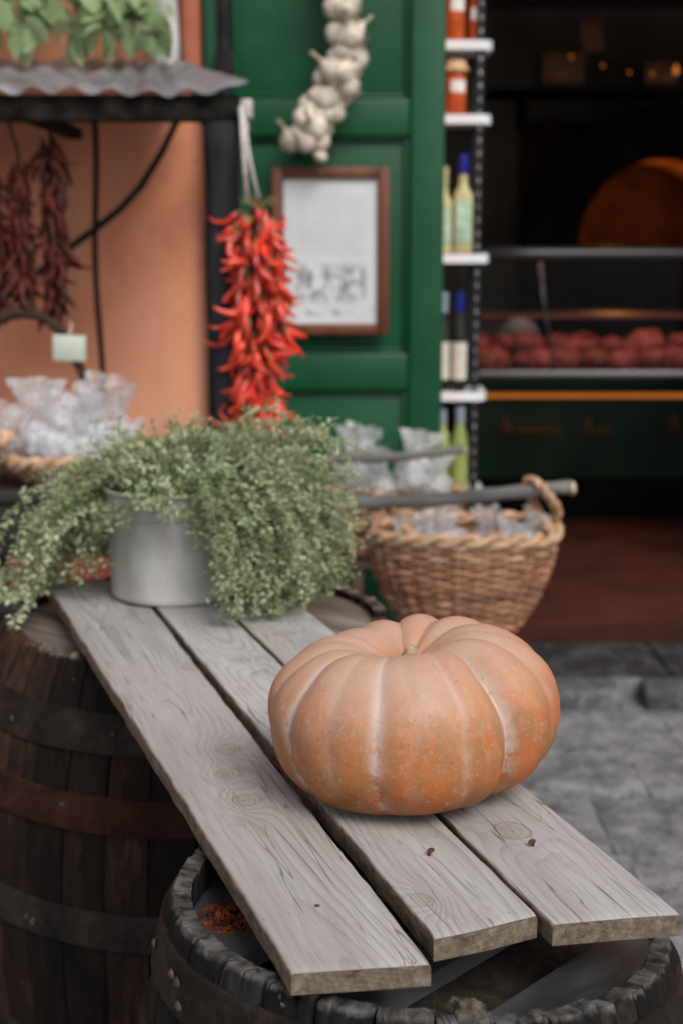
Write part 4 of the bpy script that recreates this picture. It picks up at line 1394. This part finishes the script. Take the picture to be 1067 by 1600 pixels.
# ------------------------------------------------------------------ barrels
def barrel(name, loc, label, rt, rb, H, nst, stave_m, head_m, hoops, head_z, thick, tilt=(0, 0), head_skip=(), head_rot=0.4, seed=1, nhead=6, chip=0.012, rivs=9, sag=(0.0, 0.0)):
    b = empty(name, loc, label, 'barrel')
    b.rotation_euler = (tilt[0], tilt[1], 0)
    r = random.Random(seed)

    def dz(a):      # the whole top sinks towards one side
        return -sag[0] * (0.5 + 0.5 * math.cos(a - sag[1])) ** 1.3

    def rad(z):
        u = (z - H / 2) / (H / 2)
        u = u * 0.62 if u < 0 else u
        return rt + (rb - rt) * (1 - u * u)
    variants = []
    dth = 2 * PI / nst
    for k in range(9):
        vs, fs = [], []
        rk_ = random.Random(seed * 31 + k)
        NZ = 26
        zz = list(np.linspace(0, H - 0.05, NZ - 6)) + [H - 0.035, H - 0.022, H - 0.012, H - 0.006, H - 0.002, H]
        NA = 10
        ks = rk_.uniform(0, 50)
        topn = [chip * (-0.45 + 0.7 * mn.noise(Vector((j * 0.33, ks, 0))) + 0.35 * mn.noise(Vector((j * 1.3, ks, 5)))) for j in range(NA + 1)]
        if k % 4 == 0:
            q = rk_.randint(2, NA - 2)
            topn[q] -= chip * 2.6
            topn[q + 1] -= chip * 1.6
        gap = 0.0020
        loops = []
        for i, z in enumerate(zz):
            ro = rad(z)
            edge = max(0, (z - (H - 0.016)) / 0.016)
            lp = []
            for j in range(NA + 1):
                a = (j / NA - 0.5) * dth
                ga = gap / ro * (1 if j in (0, NA) else 0)
                a = a - math.copysign(ga, a) if j in (0, NA) else a
                ee = 0.0035 * edge ** 2 + (0.0012 if j in (0, NA) else 0) + 0.0018 * mn.noise(Vector((a * 40, z * 9, k * 5))) + 0.0026 * edge * mn.noise(Vector((a * 140, z * 50, k * 5))) + 0.0016 * mn.noise(Vector((a * 160, z * 5, k * 9)))
                rr_ = ro - ee
                lp.append((rr_ * math.cos(a), rr_ * math.sin(a), z + topn[j] * max(0, (z - H + 0.05) / 0.05)))
            for j in range(NA, -1, -1):
                a = (j / NA - 0.5) * dth
                th = thick * (1 - 0.25 * max(0, (z - (H - 0.05)) / 0.05))
                rr_ = ro - th + 0.002 * mn.noise(Vector((a * 40, z * 9, k * 5 + 2)))
                lp.append((rr_ * math.cos(a), rr_ * math.sin(a), z + topn[j] * 0.8 * max(0, (z - H + 0.05) / 0.05) - 0.003 * edge))
            loops.append(lp)
        n = len(loops[0])
        for lp in loops:
            vs += lp
        for i in range(len(loops) - 1):
            for j in range(n):
                l = (j + 1) % n
                fs.append((i * n + j, i * n + l, (i + 1) * n + l, (i + 1) * n + j))
        o = (len(loops) - 1) * n
        for j in range(NA):
            fs.append((o + j, o + j + 1, o + n - 2 - j, o + n - 1 - j))
            fs.append((j + 1, j, n - 1 - j, n - 2 - j))
        variants.append(MB().add(vs, fs).mesh('stave', stave_m, angle=30))
    for i in range(nst):
        link('stave', r.choice(variants), b, (0, 0, dz(i * dth) + r.uniform(-0.004, 0.0)), (0, 0, i * dth + r.uniform(-.002, .002)))
    for (z0, z1, hm, off) in hoops:
        n = 96
        vs, fs = [], []
        prof = [(0.0, z0), (0.004, z0 + 0.001), (0.004, z1 - 0.001), (0.0, z1), (-0.003, z1), (-0.003, z0)]
        for i in range(n):
            a = 2 * PI * i / n
            w_ = 0.0020 * mn.noise(Vector((math.cos(a) * 5, math.sin(a) * 5, z0 * 9))) + off
            for dr, z in prof:
                q = rad(z) + dr + w_
                vs.append((q * math.cos(a), q * math.sin(a), z + 0.003 * mn.noise(Vector((math.cos(a) * 2, math.sin(a) * 2, z0 * 7 + 3))) + dz(a) * (z0 > H / 2)))
        k = len(prof)
        for i in range(n):
            j = (i + 1) % n
            for q in range(k):
                l = (q + 1) % k
                fs.append((i * k + q, i * k + l, j * k + l, j * k + q))
        hp = MB().add(vs, fs).build('hoop', hm, b, angle=40)
        rm_ = MB().lathe([(0.0, 0.0045), (0.003, 0.0040), (0.0055, 0.0020), (0.0068, 0.0)], 10).mesh('rivet', 'rivet')
        for q in range(rivs):
            a = -PI / 2 + r.uniform(-1.5, 1.5)
            z = r.uniform(z0 + 0.012, z1 - 0.012)
            link('rivet', rm_, hp, ((rad(z) + 0.0045 + off) * math.cos(a), (rad(z) + 0.0045 + off) * math.sin(a), z + dz(a) * (z0 > H / 2)), (0, PI / 2, a), (r.uniform(.6, 1.0),) * 3)
    # head boards, cut to the circle
    Rh = rad(head_z) - thick + 0.004
    ws = np.array([r.uniform(0.8, 1.2) for _ in range(nhead)])
    ed = np.concatenate([[0], np.cumsum(ws) / ws.sum()]) * 2 * Rh - Rh
    for k in range(nhead):
        if k in head_skip:
            continue
        x0, x1 = ed[k] + 0.0015, ed[k + 1] - 0.0015
        x0, x1 = max(x0, -Rh + 0.002), min(x1, Rh - 0.002)
        xs = np.linspace(x0, x1, 7)
        up_ = [(x, math.sqrt(max(1e-6, Rh * Rh - x * x))) for x in xs]
        poly = up_ + [(x, -y) for x, y in up_[::-1]]
        n = len(poly)
        dz = r.uniform(-0.002, 0.002)
        vs = [(x, y, head_z + dz) for x, y in poly] + [(x, y, head_z - 0.022 + dz) for x, y in poly]
        fs = [tuple(range(n)), tuple(range(2 * n - 1, n - 1, -1))] + [((i + 1) % n, i, n + i, n + (i + 1) % n) for i in range(n)]
        MB().add(vs, fs).build('head_board', head_m, b, smooth=False, rot=(0, 0, head_rot))
    return b


barrel('barrel', (-0.305, 2.82, 0.0), 'large red-brown stained barrel at left under the far plank ends', 0.385, 0.485, 0.885, 36, 'stave_far', 'head_far',
       ((0.725, 0.795, 'hoop_dark', 0.001), (0.590, 0.655, 'hoop_rust', 0.001), (0.375, 0.445, 'hoop_grey', 0.001), (0.09, 0.16, 'hoop_dark', 0.001)), 0.856, 0.034,
       (0, R(0.8)), (), 0.9, 3, 6, 0.016, 5)
nb_ = barrel('barrel', (0.091, 1.55, 0.0), 'blackened grey barrel in the foreground with broken rim and iron hoops', 0.288, 0.345, 0.893, 30, 'stave_near', 'head_near',
             ((0.808, 0.864, 'hoop_dark', 0.001), (0.705, 0.752, 'hoop_dark', 0.001), (0.10, 0.16, 'hoop_dark', 0.001)), 0.836, 0.031,
             (0, 0), (2, 4), -0.75, 5, 6, 0.0045, 11, (0.062, R(28)))
# dark soil-coloured disc inside the barrel, under the missing head boards
MB().lathe([(0.0, 0.800), (0.15, 0.801), (0.255, 0.798)], 40).build('dark_disc', 'soil', nb_)


def clump(name, loc, label, cat, mat, n, spread, size, seed, flat=0.5):
    r = random.Random(seed)
    mb = MB()
    for i in range(n):
        a, q = r.uniform(0, 6.28), spread * math.sqrt(r.random())
        s = size * r.uniform(0.4, 1.2)
        c = Vector((q * math.cos(a), q * math.sin(a), s * 0.3 + (1 - q / spread) * spread * flat * r.uniform(0.3, 1)))
        vs, fs = [], []
        for i_ in range(5):
            ph = PI * i_ / 4
            for j in range(6):
                b_ = 2 * PI * j / 6
                d = Vector((math.sin(ph) * math.cos(b_), math.sin(ph) * math.sin(b_), math.cos(ph)))
                vs.append(c + d * s * (1 + 0.5 * mn.noise(d * 2 + c * 90)))
        for i_ in range(4):
            for j in range(6):
                l = (j + 1) % 6
                fs.append((i_ * 6 + j, i_ * 6 + l, i_ * 6 + 6 + l, i_ * 6 + 6 + j))
        mb.add(vs, fs)
    o = mb.build(name, mat, loc=loc, smooth=False)
    tag(o, label, cat)
    return o


clump('crumb_heap', (-0.125, 1.56, 0.836), 'small heap of rust orange crumbs inside the front barrel', 'crumbs', 'crumb', 380, 0.042, 0.0028, 2, 0.34)
clump('bark_piece', (0.125, 1.293, 0.862), 'small broken bark chip stuck in the front barrel rim', 'bark', 'bark', 16, 0.014, 0.010, 6, 1.4)


# ------------------------------------------------------------------ planks
def plank(label, nl, nr, fl, fr, ztop, th, knots, nails, seed, warp=0.0):
    nl, nr, fl, fr = [np.array(p) for p in (nl, nr, fl, fr)]
    org = (nl + nr + fl + fr) / 4
    d = (fl + fr - nl - nr)
    rz = math.atan2(d[1], d[0]) - PI / 2
    c, s_ = math.cos(-rz), math.sin(-rz)

    def loc2(p):
        q = np.array(p) - org
        return np.array([c * q[0] - s_ * q[1], s_ * q[0] + c * q[1]])
    NL, NR, FL, FR = map(loc2, (nl, nr, fl, fr))
    e = empty('plank', (org[0], org[1], ztop), label, 'plank', 'grey planks laid across the two barrels', rz)
    r = random.Random(seed)
    kn = [(*loc2(k[:2]), k[2]) for k in knots]
    NS, NT = 44, 230
    b = 0.0035
    prof = [(0.0, -th, 1.0), (0.0, -th * 0.5, 1.0), (0.0, -b, 1.0), (0.006, -b * 0.35, 0.55), (0.02, 0.0, 0.0)]
    prof += [(q, 0.0, 0.0) for q in np.linspace(0.02, 0.98, NS)][1:-1]
    prof += [(0.98, 0.0, 0.0), (0.994, -b * 0.35, 0.55), (1.0, -b, 1.0), (1.0, -th * 0.5, 1.0), (1.0, -th, 1.0), (0.5, -th - 0.0005, 1.0)]
    vs, ph, kk, sd = [], [], [], []
    cx0 = r.uniform(-0.02, 0.02)
    for i in range(NT + 1):
        t = i / NT
        for (s, z, sv) in prof:
            p = (NL * (1 - t) + FL * t) * (1 - s) + (NR * (1 - t) + FR * t) * s
            x, y = p
            edge = 0.0022 * fbm((x * 3 + seed, y * 7, seed), 2.0, 4) if s in (0.0, 1.0) or sv > 0 else 0.0
            zz = z + 0.0012 * mn.noise(Vector((x * 14, y * 2.5, seed))) + warp * (s - 0.5) ** 2 * 4
            if i in (0, NT):
                zz -= 0.0015 * (z > -b * 2)
            # grain phase: flat-sawn arches plus swirls round the knots
            dd = 0.020 + 0.030 * (0.5 + 0.5 * math.sin(y * 2.1 + seed * 1.3)) + 0.012 * mn.noise(Vector((seed, y * 2.2, 3)))
            cx = cx0 + 0.03 * mn.noise(Vector((7 + seed, y * 1.3, 0)))
            rr_ = math.sqrt((x - cx) ** 2 + dd * dd)
            f = rr_ / 0.0085
            kv = 0.0
            for kx, ky, kr in kn:
                q = math.sqrt((x - kx) ** 2 + ((y - ky) * 0.8) ** 2)
                f += 3.2 * math.exp(-(q / (kr * 2.0)) ** 2) * (1 if x > kx else 1)
                f += 1.6 * math.exp(-abs(x - kx) / (kr * 1.6)) * math.exp(-((y - ky) / (kr * 5)) ** 2)
                kv = max(kv, 1 - 0.5 * q / kr)
            vs.append((x + edge, y, zz))
            ph.append(f)
            kk.append(max(0, kv))
            sd.append(sv)
    n = len(prof)
    fs = []
    for i in range(NT):
        for j in range(n):
            l = (j + 1) % n
            fs.append((i * n + j, i * n + l, (i + 1) * n + l, (i + 1) * n + j))
    for i in (0, NT):      # sawn ends, own vertices
        o = len(vs)
        for j in range(n):
            x, y, z = vs[i * n + j]
            vs.append((x, y + (-0.0006 if i == 0 else 0.0006), z))
            ph.append(ph[i * n + j])
            kk.append(0)
            sd.append(1.0)
        ring = [o + j for j in range(n)]
        # strips between top and bottom
        m0 = len(vs)
        fs.append(tuple(ring if i == 0 else ring[::-1]))
    me = MB().add(vs, fs).mesh('board', 'plank', angle=45)
    fattr(me, 'phase', ph)
    fattr(me, 'knot', kk)
    fattr(me, 'side', sd)
    link('board', me, e)
    for (nx, ny, h, lean) in nails:
        lx, ly = loc2((nx, ny))
        m = MB()
        if h > 0.004:
            m.tube([(0, 0, -0.01), (0, 0, h * 0.5), (lean * 0.5, -0.001, h)], [0.0016, 0.0016, 0.0017], 7)
            m.lathe([(0.0, 0.0012), (0.0042, 0.0010), (0.0046, 0.0), (0.0040, -0.0012), (0.0, -0.0012)], 10)
            for i in range(len(m.v) - 50, len(m.v)):
                x, y, z = m.v[i]
                m.v[i] = (x + lean * 0.5, y, z + h + 0.25 * x)
        else:
            m.lathe([(0.0, 0.0012), (0.0024, 0.0010), (0.0032, 0.0004), (0.0034, -0.003), (0.0, -0.003)], 10)
        m.build('nail', 'rust', e, loc=(lx, ly, 0))
    return e


plank('weathered grey plank on the left, its edge over the dark barrels', (-0.048, 1.280), (0.088, 1.298), (-0.622, 2.91), (-0.447, 2.925), 0.919, 0.024,
      [(-0.158, 1.902, 0.017), (-0.157, 1.807, 0.013), (-0.124, 1.715, 0.015), (-0.245, 2.30, 0.022), (-0.40, 2.62, 0.016)], [(-0.026, 1.422, 0.001, 0), (-0.515, 2.839, 0.001, 0)], 1)
plank('weathered grey plank in the middle with a bent rusty nail', (0.094, 1.343), (0.207, 1.394), (-0.441, 2.925), (-0.307, 2.90), 0.922, 0.026,
      [(0.087, 1.43, 0.012), (-0.17, 2.33, 0.016), (-0.02, 2.02, 0.02)], [(0.101, 1.542, 0.0065, 0.004)], 2, 0.001)
plank('weathered grey plank on the right with a large knot and nail', (0.220, 1.379), (0.360, 1.402), (-0.294, 2.90), (-0.155, 2.93), 0.921, 0.025,
      [(0.206, 1.615, 0.021), (-0.1, 2.5, 0.016)], [(0.225, 1.57, 0.0065, -0.003)], 3, -0.001)

# ------------------------------------------------------------------ pumpkin
def make_pumpkin():
    e = empty('pumpkin', (0.087, 1.762, 0.921), 'big ribbed peach orange pumpkin resting on the grey planks', 'pumpkin')
    a, b = 0.189, 0.108
    creases = [(-108, .034, .2), (-82, .034, .3), (-56, .034, 1.0), (-33, .010, .25), (-14.7, .026, 1.0), (-1, .007, .15), (19, .026, .45), (43, .110, 1.0), (68, .020, .2), (92, .036, .2), (122, .042, .2), (152, .050, .3), (181, .054, .4), (208, .046, .3), (231, .044, .3)]
    bulge = {-95: -.01, -69: .0, -44: .012, -8: .006, 8: .012, 31: .026, 55: .055, 80: .048, 107: .01, 137: .03, 166: .045, 195: .015, 220: -.01}
    N, K = 400, 150
    vs, cr, hg, th_ = [], [], [], []
    for i in range(K + 1):
        ph = 0.015 + (PI - 0.03) * i / K
        sp, cp = math.sin(ph), math.cos(ph)
        for j in range(N):
            t = 2 * PI * j / N - PI
            deg = math.degrees(t)
            rho = a * sp ** (0.66 if cp > 0 else 0.62)
            z = b * math.copysign(abs(cp) ** 0.86, cp)
            top = max(0, cp)
            d = 0.0
            c = 0.0
            wander = 1.6 * mn.noise(Vector((ph * 1.3, deg * 0.02, 4)))
            for ang, dp, wx in creases:
                q = abs((deg - ang - wander * (1 + ang % 3) + 180) % 360 - 180)
                wd = 7.5 + 1.5 * (dp > 0.028)
                d += dp * 1.6 * (1 + 0.9 * top ** 1.3) * math.exp(-(q / wd) ** 1.12)
                ww = 1.6 + 1.0 * (dp > 0.03) + 1.5 * abs(math.sin(ang)) + 1.2 * mn.noise(Vector((ang, ph * 2.5, 1)))
                c = max(c, wx * math.exp(-(q / max(0.8, ww)) ** 2))
            lump = 0.020 * mn.noise(Vector((math.cos(t) * 1.2, math.sin(t) * 1.2, cp * 1.2 + 8))) + 0.006 * mn.noise(Vector((math.cos(t) * 4, math.sin(t) * 4, cp * 4)))
            for ang, bv in bulge.items():      # lobes of unequal girth
                q = abs((deg - ang + 180) % 360 - 180)
                lump += bv * math.exp(-(q / 13) ** 2)
            f = 1 - d * min(1, sp * 1.3) + lump
            rho *= f
            z *= 1 + 1.0 * (f - 1) * top
            z -= 0.045 * math.exp(-(rho / (0.32 * a)) ** 2) * (cp > 0)
            z += 0.030 * math.exp(-(rho / (0.42 * a)) ** 2) * (cp < 0)
            x, y = rho * math.sin(t), -rho * math.cos(t)
            vs.append((x, y, z))
            cr.append(c * min(1, sp * 1.6))
            hg.append((z + b) / (2 * b))
            th_.append(t)
    zmin = min(v[2] for v in vs)
    tl = Matrix.Rotation(R(-5.0), 3, 'Y')
    vs = [tl @ Vector(v) for v in vs]
    zmin = min(v.z for v in vs)
    vs = [(v.x, v.y, v.z - zmin) for v in vs]
    fs = []
    for i in range(K):
        for j in range(N):
            l = (j + 1) % N
            fs.append((i * N + j, i * N + l, (i + 1) * N + l, (i + 1) * N + j))
    o = len(vs)
    vs.append(tuple(np.mean(vs[:N], 0)))
    vs.append(tuple(np.mean(vs[K * N:K * N + N], 0)))
    for j in range(N):
        l = (j + 1) % N
        fs.append((j, o, l))
        fs.append((K * N + j, K * N + l, o + 1))
    me = MB().add(vs, fs).mesh('body', 'pumpkin')
    fattr(me, 'crease', cr + [0, 0])
    fattr(me, 'hgt', hg + [1, 0])
    fattr(me, 'theta', th_ + [0, 0])
    link('body', me, e)
    zt = vs[o][2]
    mb = MB()
    mb.tube([(0, 0, zt - 0.006), (0.0, -0.002, zt + 0.004), (0.003, -0.004, zt + 0.013), (0.006, -0.005, zt + 0.018)], [0.017, 0.012, 0.009, 0.007], 9)
    mb.build('stem', 'stem', e)


make_pumpkin()

# ------------------------------------------------------------------ zinc bucket and trailing herb
PX, PY, PZ = -0.333, 2.805, 0.9235
pt = empty('zinc_bucket', (PX, PY, PZ), 'dull grey zinc bucket holding the trailing herb on planks', 'bucket')
r0, r1, hh = 0.131, 0.139, 0.222
prof = [(r0 - 0.006, 0.0), (r0, 0.003), (r0 + 0.0015, 0.010)]
for t in np.linspace(0.06, 0.74, 6):
    prof.append((r0 + (r1 - r0) * t, hh * t))
for q in np.linspace(0, PI, 6):
    prof.append((r0 + (r1 - r0) * 0.77 + 0.0045 * math.sin(q), hh * (0.755 + 0.03 * q / PI)))
prof += [(r1 - 0.001, hh * 0.9), (r1, hh * 0.97)]
prof_in = [(r1 - 0.004, hh * 0.98), (r1 - 0.006, hh * 0.80), (r1 - 0.007, hh * 0.78)]
MB().lathe(prof + prof_in, 64).build('wall', 'zinc', pt, angle=50)
MB().tube([((r1 + 0.001) * math.cos(a), (r1 + 0.001) * math.sin(a), hh * 0.98) for a in np.linspace(0, 2 * PI, 64, endpoint=False)], 0.0048, 8, closed=True).build('rim', 'zinc', pt)
MB().lathe([(0.0, hh * 0.86), (0.06, hh * 0.85), (r1 - 0.0075, hh * 0.84)], 32).build('soil', 'soil', pt)
for sx in (-1, 1):
    MB().bbox((-0.016, -0.003, -0.012), (0.016, 0.003, 0.014), 0.002).build('handle_lug', 'zinc', pt, loc=(sx * (r1 + 0.003), 0, hh * 0.88), rot=(0, 0, PI / 2))


def make_herb():
    e = empty('trailing_herb', (PX, PY, PZ + hh * 0.84), 'bushy grey-green trailing thyme-like herb spilling over the bucket', 'plant')
    r = random.Random(17)
    base = np.array([0, 0, 0.0])
    rim_z = hh * 0.15
    board_z = -hh * 0.84 + 0.012
    lv, lf, tn = [], [], []
    cur = [0.5]
    sv = MB()

    def leafpair(p, T, size):
        for sgn in (-1, 1):
            a = r.uniform(0, 6.28)
            u = np.array([math.cos(a), math.sin(a), r.uniform(-.5, .6)])
            d = u - T * np.dot(u, T) * 0.8
            d = d / (np.linalg.norm(d) + 1e-9) + T * 0.45
            d /= np.linalg.norm(d)
            sd_ = np.cross(d, [r.uniform(-.6, .6), r.uniform(-.6, .6), 1.0])
            sd_ /= np.linalg.norm(sd_) + 1e-9
            nn_ = np.cross(sd_, d)
            L = size * r.uniform(0.5, 1.45)
            w_ = L * r.uniform(0.28, 0.38)
            o = len(lv)
            q = p + d * 0.002
            m_ = q + d * L * 0.5
            lv.extend([q, m_ + sd_ * w_ + nn_ * w_ * 0.35, q + d * L - nn_ * L * 0.1, m_ - sd_ * w_ + nn_ * w_ * 0.35])
            lf.append((o, o + 1, o + 2, o + 3))
            tn.extend([cur[0]] * 4)

    def stem(az, L, up, droop, r_start, side=True):
        p = np.array([r_start * math.cos(az), r_start * math.sin(az), 0.0])
        az2 = az + r.uniform(-.35, .35)
        d = np.array([math.cos(az2), math.sin(az2), up])
        d /= np.linalg.norm(d)
        n = max(8, int(L / 0.016))
        pts = [p.copy()]
        wob = r.uniform(0, 6)
        for i in range(n):
            t = i / n
            d = d + np.array([0, 0, -droop * (0.35 + 1.3 * t)]) / n * 2.2
            d = d + np.array([math.cos(wob + i * .8), math.sin(wob + i * 1.1), 0.5 * math.sin(wob + i)]) * 0.13
            d /= np.linalg.norm(d)
            q = p + d * L / n
            rad = math.hypot(q[0], q[1])
            rr_lim = r1 + 0.010
            if q[2] < rim_z and rad < rr_lim and i > 2:      # keep outside the bucket wall
                k = rr_lim / (rad + 1e-6)
                q[0] *= k
                q[1] *= k
            if q[2] < board_z:
                q[2] = board_z + r.uniform(0, 0.01)
                d[2] = abs(d[2]) * 0.15
            p = q
            pts.append(p.copy())
        return pts

    def clothe(pts, start, size, dens):
        P = np.array(pts)
        for i in range(len(P) - 1):
            if i / len(P) < start:
                continue
            T = P[i + 1] - P[i]
            T /= np.linalg.norm(T) + 1e-9
            for q in range(dens):
                leafpair(P[i] + (P[i + 1] - P[i]) * (q / dens), T, size * (1.0 - 0.35 * i / len(P)))

    def azim():
        while True:
            a = r.uniform(-PI, PI)
            deg = math.degrees(a)       # 0 = right, -90 = towards the viewer
            if -160 < deg < -66:
                if r.random() < 0.93:
                    continue
            if 150 < abs(deg):
                if r.random() < 0.25:
                    continue
            return a

    specs = []
    for i in range(340):
        a = azim()
        deg = math.degrees(a)
        right = max(0, math.cos(a - R(-15)))
        if abs(deg) > 150:
            L, dr = r.uniform(0.10, 0.26), r.uniform(1.2, 3.0)
        elif -160 < deg < -66:
            L, dr = r.uniform(0.08, 0.15), r.uniform(0.6, 1.2)
        else:
            L, dr = r.uniform(0.17, 0.30) + 0.13 * right * r.random(), r.uniform(0.7, 2.0)
        specs.append((a, L, r.uniform(0.25, 1.5), dr))
    for i in range(130):      # upright fill at the top, highest right of the middle
        a = r.uniform(-PI, PI)
        specs.append((a, r.uniform(0.10, 0.17) + 0.06 * max(0, math.cos(a)) * r.random(), r.uniform(1.4, 5), r.uniform(0.3, 1.1)))
    for i in range(130):      # thick curtain at the right front
        a = R(r.uniform(-58, 25))
        specs.append((a, r.uniform(0.24, 0.40), r.uniform(0.3, 1.2), r.uniform(1.2, 2.5)))
    for i in range(22):       # long strands at the left
        a = R(r.uniform(165, 205))
        specs.append((a, r.uniform(0.32, 0.50), r.uniform(0.2, 0.6), r.uniform(1.9, 3.0)))
    for a, L, up_, dr in specs:
        cur[0] = min(1, max(0, r.gauss(0.5, 0.25)))
        pts = stem(a, L, up_, dr, r.uniform(0.0, 0.115))
        sv.tube(pts[::2] if len(pts) > 12 else pts, 0.0014, 3, cap=False)
        clothe(pts, 0.18, 0.0140, 3)
        # side shoots
        for q in range(6):
            k = r.randint(len(pts) // 4, len(pts) - 2)
            p = pts[k]
            T = pts[k + 1] - pts[k]
            T /= np.linalg.norm(T) + 1e-9
            d = T * 0.6 + np.array([r.uniform(-1, 1), r.uniform(-1, 1), r.uniform(0.0, 1.5)]) * 0.9
            d /= np.linalg.norm(d)
            sp_ = [p + d * 0.011 * i_ + np.array([0, 0, -0.0006 * i_ * i_]) for i_ in range(r.randint(3, 7))]
            if min(s[2] for s in sp_) < board_z or any(math.hypot(s[0], s[1]) < r1 + 0.004 and s[2] < rim_z for s in sp_):
                continue
            clothe(sp_, 0.0, 0.013, 1)
    fol = MB().add(lv, lf).build('foliage', 'herb', e, smooth=True, fix=False)
    fattr(fol.data, 'tone', tn)
    tag(fol, kind='stuff')
    st = sv.build('stems', 'herb_stem', e, fix=False)
    tag(st, kind='stuff')
    print('herb leaves', len(lf))


make_herb()
